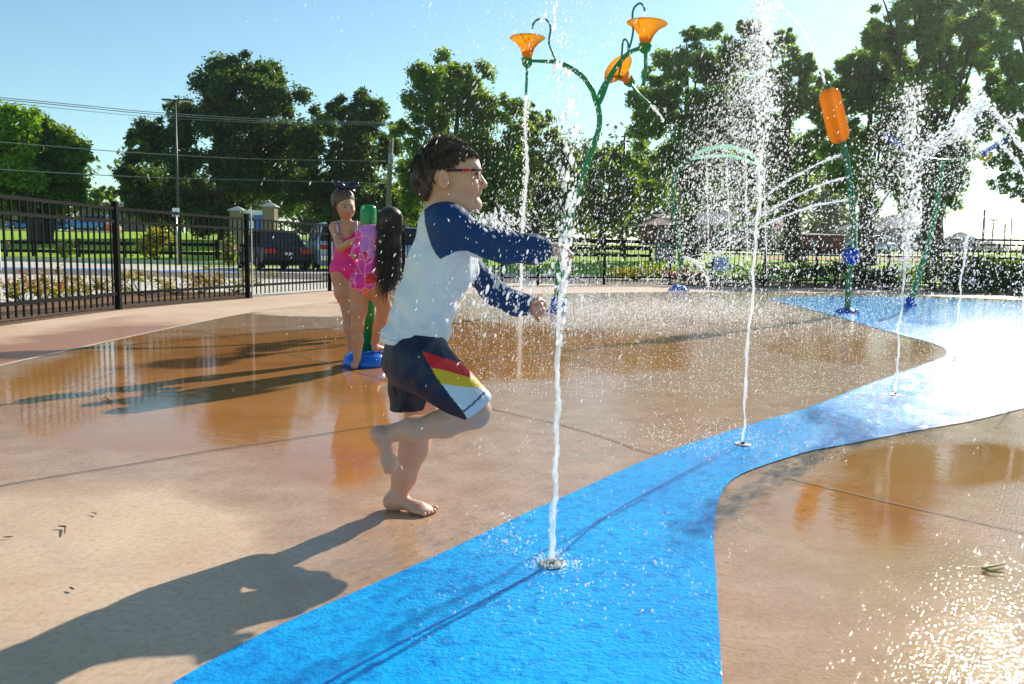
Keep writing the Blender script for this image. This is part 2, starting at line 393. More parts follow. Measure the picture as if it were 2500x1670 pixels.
# ================================================================== ground
def s01(x): x = np.clip(x, 0, 1); return x * x * (3 - 2 * x)
def terr(x, y):
    x = np.asarray(x, float); y = np.asarray(y, float)
    az = x / np.maximum(y, 1); st = np.interp(az, [-.7, -.1, .35, .7], [36, 33, 27, 25])
    top = np.interp(az, [-.7, -.1, .1, .35, .7], [2.25, 2.1, 1.9, 1.75, 1.9])
    e = s01((y - st) / (78 - st)); lin = np.clip((y - st) / (78 - st), 0, 1)
    return -.03 + top * (.35 * e + .65 * lin)
def tz(x, y): return float(terr(x, y))
def OnT(px, Y, dz=0):             # terrain point seen in photo column px at depth Y
    x = W(px, 610, Y).x; return Vector((x, Y, tz(x, Y) + dz))
ys = np.concatenate([np.linspace(-8, 24, 9), np.linspace(25, 80, 56), np.geomspace(84, 900, 22)])
xs = np.concatenate([-np.geomspace(600, 90, 12), np.linspace(-80, 80, 81), np.geomspace(90, 600, 12)])
XX, YY = np.meshgrid(xs, ys, indexing='ij'); ZZ = terr(XX, YY)
nx, ny = XX.shape; ii = np.arange(nx * ny).reshape(nx, ny)
gr = npmesh('ground', np.stack([XX, YY, ZZ], -1).reshape(-1, 3), np.stack([ii[:-1, :-1], ii[1:, :-1], ii[1:, 1:], ii[:-1, 1:]], -1).reshape(-1, 4), M['grass'], smooth=True)
tag(gr, kind='structure')
def ts(name, L, mat, dz, n=24):   # a strip laid over the terrain: L = [(x0,x1,y)] rows
    V = []; 
    for (x0, x1, y) in L:
        for i in range(n + 1):
            x = x0 + (x1 - x0) * i / n; V.append((x, y, tz(x, y) + dz))
    F = [(r * (n + 1) + i, r * (n + 1) + i + 1, (r + 1) * (n + 1) + i + 1, (r + 1) * (n + 1) + i) for r in range(len(L) - 1) for i in range(n)]
    return tag(npmesh(name, np.array(V), np.array(F), mat), kind='structure')
def xa(px, Y): return W(px, 610, Y).x
# parking lot behind the fence
tag(npmesh('parking_lot', np.array([(-60, 7, -.026), (6.5, 7, -.026), (9.5, 33, -.026), (-60, 33, -.026)]), np.array([(0, 1, 2, 3)]), M['parking']), kind='structure')
tag(npmesh('parking_lot_far', np.array([(-60, 33, -.026), (xa(1020, 33), 33, -.026), (xa(960, 35.5), 35.5, -.026), (-60, 35.5, -.026)]), np.array([(0, 1, 2, 3)]), M['parking']), kind='structure')
tag(npmesh('drive_lane', np.array([(-60, 19.2, -.020), (9.3, 21.4, -.020), (9.6, 27, -.020), (-60, 23.6, -.020)]), np.array([(0, 1, 2, 3)]), M['asphalt']), kind='structure')
kb = MB(); kb.box((-28.5, 35.6, .05), (32, .1, .09)); tag(kb.build('kerb', M['kerb']), kind='structure')
M['bluepaint'] = simple('faded_blue_line_paint', (.16, .30, .55), .7, .3, 5)
for i, (px, Y) in enumerate([(40, 26.5), (275, 26.8), (520, 26.5)]):
    x = xa(px, Y); tag(npmesh('bay_marking', np.array([(x - 1.3, Y - 1.6, -.016), (x + 1.3, Y - 1.6, -.016), (x + 1.0, Y + .2, -.016), (x - 1.6, Y + .2, -.016)]), np.array([(0, 1, 2, 3)]), M['bluepaint']), kind='structure')
# distant streets on the rise
ts('street', [(xa(1640, 58), xa(2560, 60), 57), (xa(1640, 58), xa(2560, 60), 60)], M['parking'], .05)
ts('far_street', [(-75, xa(300, 74), 72), (-75, xa(300, 74), 75)], M['asphalt'], .04)
M['path'] = mat_noisy('worn_earth', (.42, .22, .07), (.55, .36, .16), .6, .9)
ts('worn_ground', [(xa(1850, 50), xa(2560, 50), 48), (xa(1850, 50), xa(2560, 50), 53)], M['path'], .03)
# walkway ring (below the pad) and mulch bed
walk_px = [(-700, 870), (-300, 825), (0, 792), (150, 772), (300, 753), (450, 739), (600, 727), (760, 711), (985, 701), (1225, 697), (1474, 695), (1740, 698), (1990, 702), (2165, 706), (2330, 713), (2500, 721), (2700, 735)]
wp = gpoly(walk_px); NW = 220
WO = np.array(fit([(*p, 0) for p in wp], NW))[:, :2]
pad_px = [(-700, 1120), (-500, 1035), (-250, 955), (0, 893), (192, 850), (441, 796), (632, 760), (801, 739), (985, 727), (1200, 719), (1450, 715), (1750, 713), (2100, 717), (2500, 732), (2800, 747)]
PO = np.array(fit([(*p, 0) for p in gpoly(pad_px)], NW))[:, :2]
C = np.array([2.0, 7.0]); V = []; R = 10; col = []
for k in range(R + 1):
    f = k / R
    for i in range(NW + 1):
        p = PO[i] * (1 - f) + WO[i] * f
        if k == 0: p = C + (PO[i] - C) * .97
        V.append((p[0], p[1], -.006)); pxx = PX((p[0], p[1], 0))
        wet = (1 - f) * np.clip((620 - pxx[0]) / 350, 0, 1); col.append((.25 + .75 * wet if f < .75 and pxx[0] < 620 else (.55 if pxx[0] > 1650 else 0), 0, 0))
F = [(k * (NW + 1) + i + 1, k * (NW + 1) + i, (k + 1) * (NW + 1) + i, (k + 1) * (NW + 1) + i + 1) for k in range(R) for i in range(NW)]
tag(npmesh('walkway', np.array(V), np.array(F)[:, ::-1], M['walk'], col=np.array(col)), kind='structure')
# mulch bed follows the outer edge of the walkway on the left
mu = [tuple(G(px, py)) for px, py in [(-500, 853), (-150, 812), (0, 795), (150, 774), (300, 755), (450, 741), (618, 727)]]
mo = [tuple(G(px, py)) for px, py in [(-500, 775), (-150, 750), (0, 738), (150, 725), (300, 716), (450, 711), (618, 712)]]
n = len(mu); tag(npmesh('mulch_bed', np.array([(p[0], p[1], -.002) for p in mu + mo]), np.array([(i, i + 1, n + i + 1, n + i) for i in range(n - 1)]), M['mulch']), kind='structure')
mu2 = [tuple(G(px, py)) for px, py in [(1640, 697), (1800, 700), (1990, 703), (2165, 707), (2350, 715), (2600, 730)]]
mo2 = [tuple(G(px, py)) for px, py in [(1640, 687), (1800, 688), (1990, 690), (2165, 694), (2350, 701), (2600, 712)]]
n = len(mu2); tag(npmesh('planting_bed', np.array([(p[0], p[1], .004) for p in mu2 + mo2]), np.array([(i, i + 1, n + i + 1, n + i) for i in range(n - 1)]), M['mulch']), kind='structure')
# ------------------------------------------------------------------ splash pad: polar grid, wetness baked as a field on the ground
near = [(14.5, 9.0), (13.0, 3.0), (9.0, -.5), (0.0, -1.2), (-4.0, -.2)]
ring = [tuple(p) for p in PO] + near; ring.append(ring[0])
seg = [0]
for i in range(1, len(ring)): seg.append(seg[-1] + math.dist(ring[i], ring[i - 1]))
NA = 900; OUT = np.array([[np.interp(seg[-1] * i / NA, seg, [q[k] for q in ring]) for k in range(2)] for i in range(NA)])
CC = np.array([.8, 4.6]); NR = 150; fr = (np.arange(1, NR + 1) / NR)
V = np.concatenate([[CC], (CC + (OUT - CC)[None] * fr[:, None, None]).reshape(-1, 2)]); V3 = np.c_[V, np.zeros(len(V))]
pp = PX(V3); X, Yp = pp[:, 0], pp[:, 1]; behind = V[:, 1] < .7
def gs(cx, cy, rx, ry, p=2): return np.exp(-(np.abs((X - cx) / rx) ** p + np.abs((Yp - cy) / ry) ** p))
pud = .95 * gs(600, 945, 480, 150, 4) + .5 * gs(160, 975, 230, 90, 4) + .50 * gs(850, 1080, 130, 130, 3) + .8 * gs(1230, 860, 240, 75, 4) + .75 * gs(1560, 860, 160, 60, 3) + .75 * gs(2080, 850, 260, 45, 3)
pud += .78 * gs(1960, 1235, 160, 60) + .74 * gs(2170, 1270, 200, 120) + .8 * gs(2400, 1130, 190, 65) + .6 * gs(2180, 1120, 150, 35) + .55 * gs(1040, 800, 150, 40) + .5 * gs(700, 1150, 160, 60) + .5 * gs(330, 1060, 220, 60)
dry = .95 * gs(120, 1480, 620, 330, 4) * (X < 1100) + .9 * gs(900, 755, 330, 22, 4) + .35 * gs(60, 860, 120, 30)
dry *= np.clip((950 - X + (1670 - Yp) * .2) / 350, 0, 1)
oliv = np.clip((X - 1700) / 500, 0, 1)
pud[behind] = 0.2; dry[behind] = 0; pud = np.clip(pud, 0, 1)
idx = lambda r, a: 1 + r * NA + a % NA
a = np.arange(NA); r = np.arange(NR - 1)[:, None]
Fq = np.stack([1 + r * NA + a, 1 + (r + 1) * NA + a, 1 + (r + 1) * NA + (a + 1) % NA, 1 + r * NA + (a + 1) % NA], -1).reshape(-1, 4)
tri = np.stack([np.zeros(NA, int), 1 + a, 1 + (a + 1) % NA, 1 + (a + 1) % NA], -1)
ar = lambda q: np.cross(V[q[1]] - V[q[0]], V[q[2]] - V[q[0]])
if ar(Fq[0]) < 0: Fq = Fq[:, ::-1]
me = bpy.data.meshes.new('splash_pad')
allF = [tuple(q) for q in Fq.tolist()] + [((0, 1 + i, 1 + (i + 1) % NA) if ar((0, 1 + i, 1 + (i + 1) % NA)) > 0 else (0, 1 + (i + 1) % NA, 1 + i)) for i in range(NA)]
me.from_pydata(V3.tolist(), [], allF); at = me.color_attributes.new('col', 'FLOAT_COLOR', 'POINT')
at.data.foreach_set('color', np.c_[pud, dry, oliv, np.ones(len(V))].astype(np.float32).ravel())
tag(fin(me, 'splash_pad', M['pad']), kind='structure')
def ribbon(name, P, w, z, mat, kind='structure', th=.004, parent=None):
    P = [np.array(p[:2]) for p in P]; V = []; 
    for i, p in enumerate(P):
        t = P[min(i + 1, len(P) - 1)] - P[max(i - 1, 0)]; t = t / np.linalg.norm(t); nn = np.array([-t[1], t[0]]) * w / 2 * (1 + .10 * math.sin(i * 3.7) if i % 2 else 1)
        V += [(*(p + nn), z), (*(p - nn), z)]
    F = [(2 * i, 2 * i + 1, 2 * i + 3, 2 * i + 2) for i in range(len(P) - 1)]
    o = npmesh(name, np.array(V), np.array(F), mat, parent); return tag(o, kind=kind)
ribbon('pad_edge', [PO[i] for i in range(0, NW + 1, 2)], .035, .003, M['edge'])
river_top = [(300, 1760), (425, 1670), (651, 1545), (900, 1434), (1100, 1343), (1260, 1266), (1387, 1210), (1578, 1124), (1700, 1080), (1819, 1042), (1983, 993), (2100, 946), (2200, 910), (2285, 880), (2310, 866), (2305, 852), (2265, 836), (2153, 806), (2041, 773), (1950, 749), (1870, 729)]
river_far = [(1990, 724.5), (2150, 724.5), (2330, 731), (2500, 739), (2800, 755)]
river_bot = [(2900, 900), (2500, 998), (2381, 1027), (2211, 1058), (2075, 1085), (1972, 1105), (1843, 1146), (1790, 1172), (1763, 1205), (1748, 1249), (1743, 1300), (1744, 1354), (1750, 1430), (1753, 1490), (1763, 1670), (1768, 1800)]
RV = [tuple(p)[:2] for p in fit([(*q, 0) for q in gpoly(river_top)], 90)] + gpoly(river_far) + [tuple(p)[:2] for p in fit([(*q, 0) for q in gpoly(river_bot)], 80)] + [tuple(G(1790, 2400))[:2], tuple(G(-200, 2400))[:2]]
polymesh('painted_river', RV, .004, M['river'])
J = [('pad', [(-300, 1262), (0, 1188), (345, 1131), (498, 1104), (632, 1085), (780, 1062), (900, 1043), (1010, 1028)], .0065, .0035, 'seam'),
     ('pad', [(452, 798), (652, 852), (836, 896), (863, 908), (958, 932), (1205, 1000), (1349, 1033), (1480, 1071), (1560, 1100), (1620, 1114)], .0065, .0035, 'seam'),
     ('river', [(780, 1690), (805, 1670), (960, 1585), (1124, 1500), (1323, 1394), (1467, 1274), (1600, 1195), (1712, 1134), (1790, 1090)], .004, .0075, 'seam_blue'),
     ('pad', [(1850, 1150), (1890, 1160), (1990, 1184), (2140, 1220), (2296, 1256), (2500, 1302), (2700, 1350)], .0065, .0035, 'seam')]
for (_, L, w, z, m) in J: ribbon('joint_line', fit([G(*q) for q in L], 60), w, z, M[m])
# ================================================================== iron fence
M['iron'] = simple('black_iron', (.004, .004, .0045), .5, .2, 30, Specular_IOR_Level=.12)
post_px = [(-330, 826), (-20, 796), (290, 754.5), (605, 727), (805, 710), (985, 702), (1100, 699), (1225, 697), (1313, 696), (1474, 695), (1634, 695), (1737, 697.5), (1865, 700), (1990, 702), (2165, 706), (2330, 713), (2500, 721), (2680, 734)]
fp = [G(*p) for p in post_px]
FH = [1.24 if p[0] < 1000 else (1.18 if p[0] < 1700 else 1.05) for p in post_px]
fence = thing('metal_fence', (fp[6].x, fp[6].y, 0), 'black iron picket fence curving round the wet splash pad', 'fence')
for i, p in enumerate(fp):
    m = MB(); m.box((p.x, p.y, FH[i] / 2 + .03), (.032, .032, FH[i] / 2 + .03)); m.box((p.x, p.y, FH[i] + .065), (.037, .037, .008)); m.build('post', M['iron'], fence, bevel=.003)
for i in range(len(fp) - 1):
    a, b = fp[i], fp[i + 1]; h0, h1 = FH[i], FH[i + 1]; L = (b - a).length; n = max(3, round(L / .118)); m = MB()
    for k in range(1, n):
        f = k / n; q = a.lerp(b, f); h = h0 + (h1 - h0) * f
        m.box((q.x, q.y, (h - .03 + .05) / 2), (.0085, .0085, (h - .03 - .05) / 2))
    m.build('pickets', M['iron'], fence)
    for z0 in (-.012, -.17, None):
        m = MB(); za, zb = (h0 + z0, h1 + z0) if z0 is not None else (.19, .19)
        d = (b - a).normalized() * .033
        m.bar((a.x + d.x, a.y + d.y, za), (b.x - d.x, b.y - d.y, zb), .032, .036); m.build('rail', M['iron'], fence)
# low two-rail barrier on the lawn edge
def rail_fence(x0, x1, y0, y1, zs, label, n, name='rail_fence', mat='iron'):
    f = thing(name, (x0, y0, tz(x0, y0)), label, 'fence')
    m1 = [MB() for _ in zs]
    for k in range(n):
        for j, z in enumerate(zs):
            u, v = k / n, (k + 1) / n; xa_, ya_, xb, yb = x0 + (x1 - x0) * u, y0 + (y1 - y0) * u, x0 + (x1 - x0) * v, y0 + (y1 - y0) * v
            m1[j].bar((xa_, ya_, tz(xa_, ya_) + z), (xb, yb, tz(xb, yb) + z), .05, .16)
    for m in m1: m.build('rail', M[mat], f)
    for k in range(n + 1):
        x = x0 + (x1 - x0) * k / n; y = y0 + (y1 - y0) * k / n; m = MB(); m.box((x, y + .07, tz(x, y) + .4), (.06, .06, .55)); m.build('post', M[mat], f)
    return f
rail_fence(-34, xa(640, 40), 40, 40, (.28, .72), 'low black two-rail barrier across the bright lawn behind the left fence', 9)
rail_fence(xa(1270, 44), xa(1590, 44), 44, 44, (.30, .68, 1.06), 'black three-rail fence on the lawn left of the water arch', 5)
rail_fence(xa(1670, 56), xa(1930, 56), 56, 56, (.3, .8), 'thin dark rail along the pale street by the grey house', 6)
rail_fence(xa(2200, 63), xa(2560, 63), 63, 63, (.3, .8, 1.2), 'dark rail fence across the far field at the right edge', 6)
# ================================================================== foliage
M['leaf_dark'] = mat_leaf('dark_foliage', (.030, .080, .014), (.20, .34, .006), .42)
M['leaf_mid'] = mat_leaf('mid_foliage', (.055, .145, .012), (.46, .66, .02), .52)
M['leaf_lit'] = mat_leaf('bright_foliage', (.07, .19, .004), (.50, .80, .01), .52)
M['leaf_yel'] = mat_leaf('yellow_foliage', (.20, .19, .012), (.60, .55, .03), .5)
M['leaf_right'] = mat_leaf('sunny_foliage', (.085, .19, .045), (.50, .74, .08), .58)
M['leaf_haze'] = mat_leaf('grey_green_foliage', (.05, .10, .035), (.26, .36, .05), .45)
M['petal'] = mat_leaf('pink_petals', (.78, .38, .34), (.9, .5, .42), .4)
M['petal_red'] = mat_leaf('coral_petals', (.75, .14, .09), (.9, .22, .12), .4)
M['bark'] = simple('bark', (.055, .04, .028), .9, .4, 8, .6)
def leaves(name, C, Rr, n, size, mat, parent, shell=.55, flat=.75, seed=0, cull=0):
    """n leaf cards spread through ellipsoidal clumps C (k,3) radius Rr (k,3)"""
    r = np.random.default_rng(seed); C = np.array(C); Rr = np.array(Rr); w = (Rr ** 2).sum(1); w = w / w.sum()
    k = r.choice(len(C), n, p=w); d = r.normal(size=(n, 3)); d /= np.linalg.norm(d, axis=1)[:, None]
    rad = (shell + (1 - shell) * r.random(n)) * (1 + .22 * r.normal(size=n))
    P = C[k] + d * Rr[k] * rad[:, None]
    if cull:                                                          # leave airy gaps between the sprays of leaves
        f0 = 1.1 / max(.3, float(np.mean(Rr))); q = np.zeros(n)
        for a in (1, 2.1, 4.3, 8.0):
            w3 = r.normal(size=3) * f0 * a * 1.6; w4 = r.normal(size=3) * f0 * a * 1.6; q += (np.sin(P @ w3 + r.random() * 6) * np.sin(P @ w4 + r.random() * 6)) / a ** .35
        keep = q > np.quantile(q, cull); P = P[keep]; d = d[keep]; n = len(P)
    nn = r.normal(size=(n, 3)) + d * .6 + np.array([0, 0, flat]); nn /= np.linalg.norm(nn, axis=1)[:, None]
    u = np.cross(nn, r.normal(size=(n, 3))); u /= np.linalg.norm(u, axis=1)[:, None]; v = np.cross(nn, u)
    s = size * (.55 + .9 * r.random(n))[:, None]; u = u * s; v = v * s * .62
    V = np.stack([P - u, P - v * .9 + u * .1, P + u, P + v * .9 - u * .1], 1).reshape(-1, 3)
    return npmesh(name, V, np.arange(4 * n).reshape(-1, 4), mat, parent)
def tree(name, label, Y, base, blobs, n, size, mat, trunk_r=.35, seed=0, depth=.8, group='trees beyond the splash pad', shell=.5, sub=13, limbs=7, top=None, ss=.44):
    """blobs in photo pixels (x, y, r): each becomes sub-clumps in depth"""
    r = np.random.default_rng(seed + 100); px, zc = base; b = OnT(px, Y); t = thing(name, b, label, 'tree', group)
    C, R_ = [], []; mpp = Y / FPX; main = []
    for (bx, by, br) in blobs:
        c = W(bx, by, Y + r.normal() * .8); rr = br * mpp; main.append((c, rr))
        for _ in range(sub):
            d = r.normal(size=3); d /= np.linalg.norm(d); q = r.random() ** .4 * .9
            C.append((c.x + d[0] * rr * q, c.y + d[1] * rr * q * depth * 1.1, c.z + d[2] * rr * q)); s = rr * ss * (.55 + 1.0 * r.random() ** 1.5); R_.append((s, s * depth, s * .8))
    leaves('crown', C, R_, int(n * (4.6 if seed < 9 else 5.6)), size * .56, M[mat], t, .15, seed=seed, cull=.33 if seed < 9 else .24)
    m = MB(); cx = sum(c.x * k for c, k in main) / sum(k for c, k in main); ztop = (max(c.z for c, k in main)) if top is None else top
    H = ztop - b.z; P = [Vector((b.x + (cx - b.x) * f, Y + .3 * math.sin(f * 4), b.z - .2 + H * f)) for f in (0, .08, .25, .45, .65, .85, 1)]
    m.tube(P, [trunk_r * q for q in (1.35, 1.05, .9, .62, .36, .16, .05)], 9)
    for j, (c, k) in enumerate(sorted(main, key=lambda q: -q[1])[:limbs]):
        f = min(.75, max(.18, (c.z - b.z) / H * .5)); s = Vector((b.x + (cx - b.x) * f, Y, b.z + H * f))
        mid = s.lerp(c, .5) + Vector((0, 0, -.1 * (c - s).length)); e = s.lerp(c, 1.15)
        m.tube(fit([s, mid, c, e], 8), [trunk_r * .24 * (1 - .11 * i) for i in range(9)], 6)
    m.build('trunk', M['bark'], t, True); return t
T = tree
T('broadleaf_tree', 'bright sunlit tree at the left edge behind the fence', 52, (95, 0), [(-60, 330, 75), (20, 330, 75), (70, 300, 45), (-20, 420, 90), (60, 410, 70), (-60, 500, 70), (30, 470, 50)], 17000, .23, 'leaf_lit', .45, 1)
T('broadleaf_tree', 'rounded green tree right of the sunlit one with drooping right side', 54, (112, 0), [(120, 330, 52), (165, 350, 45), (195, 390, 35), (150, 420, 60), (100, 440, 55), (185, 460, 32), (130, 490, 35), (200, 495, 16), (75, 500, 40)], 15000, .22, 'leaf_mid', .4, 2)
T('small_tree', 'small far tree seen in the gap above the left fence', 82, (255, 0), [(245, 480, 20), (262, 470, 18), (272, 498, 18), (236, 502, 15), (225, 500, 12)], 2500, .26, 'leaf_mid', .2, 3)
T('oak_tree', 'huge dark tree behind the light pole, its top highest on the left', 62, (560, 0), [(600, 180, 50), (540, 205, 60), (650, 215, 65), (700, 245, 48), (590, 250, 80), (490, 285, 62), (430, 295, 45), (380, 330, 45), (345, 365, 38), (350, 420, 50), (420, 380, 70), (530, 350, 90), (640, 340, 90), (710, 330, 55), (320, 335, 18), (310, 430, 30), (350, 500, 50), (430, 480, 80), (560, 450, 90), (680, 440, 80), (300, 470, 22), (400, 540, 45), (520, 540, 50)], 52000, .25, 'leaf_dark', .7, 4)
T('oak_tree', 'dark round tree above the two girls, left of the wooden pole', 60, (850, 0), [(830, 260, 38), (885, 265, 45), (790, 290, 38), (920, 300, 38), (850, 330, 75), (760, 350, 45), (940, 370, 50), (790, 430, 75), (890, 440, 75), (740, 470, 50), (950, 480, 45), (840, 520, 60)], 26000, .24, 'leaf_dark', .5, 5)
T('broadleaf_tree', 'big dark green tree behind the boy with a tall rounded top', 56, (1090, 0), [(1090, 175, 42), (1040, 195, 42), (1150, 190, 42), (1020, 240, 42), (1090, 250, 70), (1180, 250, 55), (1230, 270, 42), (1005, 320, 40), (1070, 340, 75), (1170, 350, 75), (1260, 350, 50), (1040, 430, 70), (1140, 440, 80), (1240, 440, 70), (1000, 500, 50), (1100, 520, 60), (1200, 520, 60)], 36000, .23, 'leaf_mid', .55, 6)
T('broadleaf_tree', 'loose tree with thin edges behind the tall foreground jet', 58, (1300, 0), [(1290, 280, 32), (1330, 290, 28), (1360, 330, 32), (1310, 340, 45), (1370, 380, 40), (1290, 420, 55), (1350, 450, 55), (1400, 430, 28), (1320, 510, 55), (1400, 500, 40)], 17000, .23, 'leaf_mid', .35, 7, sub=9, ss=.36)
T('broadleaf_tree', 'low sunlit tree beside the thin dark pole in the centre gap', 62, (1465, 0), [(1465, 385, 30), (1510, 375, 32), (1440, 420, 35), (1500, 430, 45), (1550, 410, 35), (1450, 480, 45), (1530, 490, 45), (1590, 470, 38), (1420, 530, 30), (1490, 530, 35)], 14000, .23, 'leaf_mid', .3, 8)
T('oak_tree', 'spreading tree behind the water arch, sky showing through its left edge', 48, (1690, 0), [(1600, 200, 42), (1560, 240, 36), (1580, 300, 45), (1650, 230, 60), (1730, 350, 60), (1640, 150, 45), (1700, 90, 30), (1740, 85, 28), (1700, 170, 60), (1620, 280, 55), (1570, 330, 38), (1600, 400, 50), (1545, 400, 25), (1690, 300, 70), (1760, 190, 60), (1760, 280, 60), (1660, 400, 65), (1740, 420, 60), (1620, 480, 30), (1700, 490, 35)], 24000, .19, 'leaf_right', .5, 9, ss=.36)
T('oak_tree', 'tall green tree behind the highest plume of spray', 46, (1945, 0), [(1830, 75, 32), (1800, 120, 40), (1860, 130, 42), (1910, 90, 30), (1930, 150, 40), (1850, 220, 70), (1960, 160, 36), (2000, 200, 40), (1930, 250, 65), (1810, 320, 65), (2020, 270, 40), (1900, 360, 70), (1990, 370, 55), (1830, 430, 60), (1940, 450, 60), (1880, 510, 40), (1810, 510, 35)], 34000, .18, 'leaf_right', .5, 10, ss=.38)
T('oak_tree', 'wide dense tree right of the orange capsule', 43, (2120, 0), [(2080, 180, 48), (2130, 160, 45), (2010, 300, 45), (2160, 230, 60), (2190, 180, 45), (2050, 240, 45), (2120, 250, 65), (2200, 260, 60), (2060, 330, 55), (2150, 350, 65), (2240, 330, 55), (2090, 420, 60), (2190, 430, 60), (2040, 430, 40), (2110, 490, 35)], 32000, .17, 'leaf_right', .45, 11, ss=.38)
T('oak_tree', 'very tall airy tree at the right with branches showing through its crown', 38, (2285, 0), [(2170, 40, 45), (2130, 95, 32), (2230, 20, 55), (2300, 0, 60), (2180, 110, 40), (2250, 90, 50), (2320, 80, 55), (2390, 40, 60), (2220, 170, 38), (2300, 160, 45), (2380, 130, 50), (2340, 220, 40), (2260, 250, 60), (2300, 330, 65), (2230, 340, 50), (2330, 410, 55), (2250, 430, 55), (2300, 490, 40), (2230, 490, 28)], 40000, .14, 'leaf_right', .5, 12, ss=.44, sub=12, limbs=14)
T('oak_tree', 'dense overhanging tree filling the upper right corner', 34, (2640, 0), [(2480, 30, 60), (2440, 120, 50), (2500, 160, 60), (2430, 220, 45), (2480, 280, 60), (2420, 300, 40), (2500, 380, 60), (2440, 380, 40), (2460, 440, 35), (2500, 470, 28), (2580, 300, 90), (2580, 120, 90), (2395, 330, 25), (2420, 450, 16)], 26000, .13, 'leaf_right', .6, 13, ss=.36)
# round yellow-green bush and far woods
def bush(name, label, px, Y, w, h, n, size, mat, group=None, cat='bush', seed=0, petals=None):
    b = OnT(px, Y) if Y > 24 else G(px, 0) if False else Vector((W(px, 640, Y).x, Y, tz(xa(px, Y), Y) if Y > 24 else 0)); t = thing(name, b, label, cat, group); r = np.random.default_rng(seed)
    C = [(b.x + r.normal() * w * .25, Y + r.normal() * w * .2, b.z + h * (.25 + .5 * r.random())) for _ in range(9)]
    leaves('foliage', C, [(w * .26, w * .24, h * .26)] * 9, n, size, M[mat], t, .2, seed=seed)
    m = MB()
    for c in C[:6]: m.tube([b, Vector(c) * .5 + b * .5, c], [.012 + w * .01, .008 + w * .006, .004], 5)
    m.build('stems', M['bark'], t)
    if petals: leaves('flowers', [(c[0], c[1], c[2] + h * .08) for c in C], [(w * .30, w * .28, h * .3)] * 9, petals[1], size * .9, M[petals[0]], t, .6, seed=seed + 5)
    return t
bush('garden_bush', 'yellow-green upright bush on the lawn behind the left fence', 385, 36.5, 1.7, 1.7, 1500, .09, 'leaf_yel', seed=31)
bush('garden_bush', 'small leafless-looking brown bush beside a dark plate on the lawn', 158, 37.5, 1.0, 1.0, 260, .07, 'leaf_dark', seed=32)
bush('flowering_bush', 'small pink-topped flowering bush left of the brick sign column', 558, 34, 1.2, 1.5, 900, .08, 'leaf_mid', seed=33, petals=('petal', 160))
gl = 'flowering shrubs in the mulch along the left fence'
for i, (px, py, w, h, lb) in enumerate([(60, 742, .55, .42, 'sparse pink shrub nearest the left edge of the fence'), (110, 738, .55, .6, 'tall coral-tipped flowering shrub, second from the left edge'), (165, 733, .6, .45, 'low pink and yellow shrub in the middle of the first fence bay'), (240, 728, .6, .5, 'flowering shrub just left of the first thick fence post'), (345, 722, .75, .5, 'yellow-leaved flowering shrub just right of the first thick post'), (425, 718, .7, .48, 'pink flowering shrub in the middle of the second fence bay'), (490, 716, .6, .45, 'olive shrub with white flowers in the second fence bay'), (575, 715, .75, .62, 'tall pale pink shrub touching the second thick fence post')]):
    g = G(px, py); w *= 1.2; h *= .82
    b = thing('flowering_shrub', g, lb, 'shrub', gl); r = np.random.default_rng(50 + i)
    C = [(g.x + r.normal() * w * .3, g.y + r.normal() * w * .25, h * (.2 + .65 * r.random())) for _ in range(14)]
    leaves('foliage', C, [(w * .17, w * .17, h * .16)] * 14, 620, .022, M['leaf_yel'], b, .1, seed=i)
    leaves('flowers', [(c[0], c[1], c[2] + .05) for c in C], [(w * .20, w * .2, h * .18)] * 14, 170, .020, M['petal'] if i != 1 else M['petal_red'], b, .2, seed=i + 9)
    m = MB()
    for c in C: m.tube([g, (g.x * .4 + c[0] * .6, g.y * .4 + c[1] * .6, c[2] * .5), c], [.006, .004, .002], 4)
    m.build('stems', M['bark'], b)
# shrubs in the bed on the far right
gr_ = 'shrubs in the far planting bed'
for i, (px, Y, w, h, mt, lb) in enumerate([(1560, 25, 2.2, .7, 'leaf_yel', 'yellow-green low shrub left of the arch foot'), (1640, 25.5, 2, .7, 'leaf_lit', 'bright shrub right behind the arch foot'), (1690, 22.5, 1.1, .5, 'petal_red', 'rust-coloured low plant right of the arch foot'), (1860, 25, 2.2, .8, 'leaf_lit', 'bright bush behind the second jet'), (1950, 23.5, 1.8, .8, 'leaf_dark', 'dark shrub left of the blue ball'), (2040, 23, 1.8, .8, 'leaf_dark', 'dark shrub just left of the ball post'), (2110, 23, 1.6, .75, 'leaf_dark', 'dark shrub between the two green posts'), (2190, 22.5, 1.8, .75, 'leaf_dark', 'dark shrub behind the leaning green post'), (2290, 21.5, 1.9, .9, 'leaf_mid', 'green shrub right of the leaning green post')]):
    bush('bed_shrub', lb, px, Y, w, h, 900, .05, mt, gr_, 'shrub', 70 + i)
for i, (px, Y, lb) in enumerate([(2380, 20.5, 'clipped hedge section behind the fence, leftmost of the three at the right edge'), (2465, 20.0, 'clipped hedge section behind the fence, middle of the three at the right edge'), (2560, 19.4, 'clipped hedge section behind the fence, rightmost of the three at the right edge')]):
    b = Vector((xa(px, Y), Y, 0)); t = thing('hedge', b, lb, 'hedge', 'hedge at the right edge')
    C = [(b.x + u, Y + v, z) for u in (-.45, -.15, .15, .45) for v in (-.2, .2) for z in (.25, .5, .75)]
    leaves('foliage', C, [(.3, .25, .22)] * len(C), 4200, .045, M['leaf_mid'], t, .4, seed=90 + i)
    m = MB(); [m.tube([(b.x + u, Y, 0), (b.x + u * 1.1, Y, .6)], [.02, .012], 5) for u in (-.4, 0, .4)]; m.build('stems', M['bark'], t)
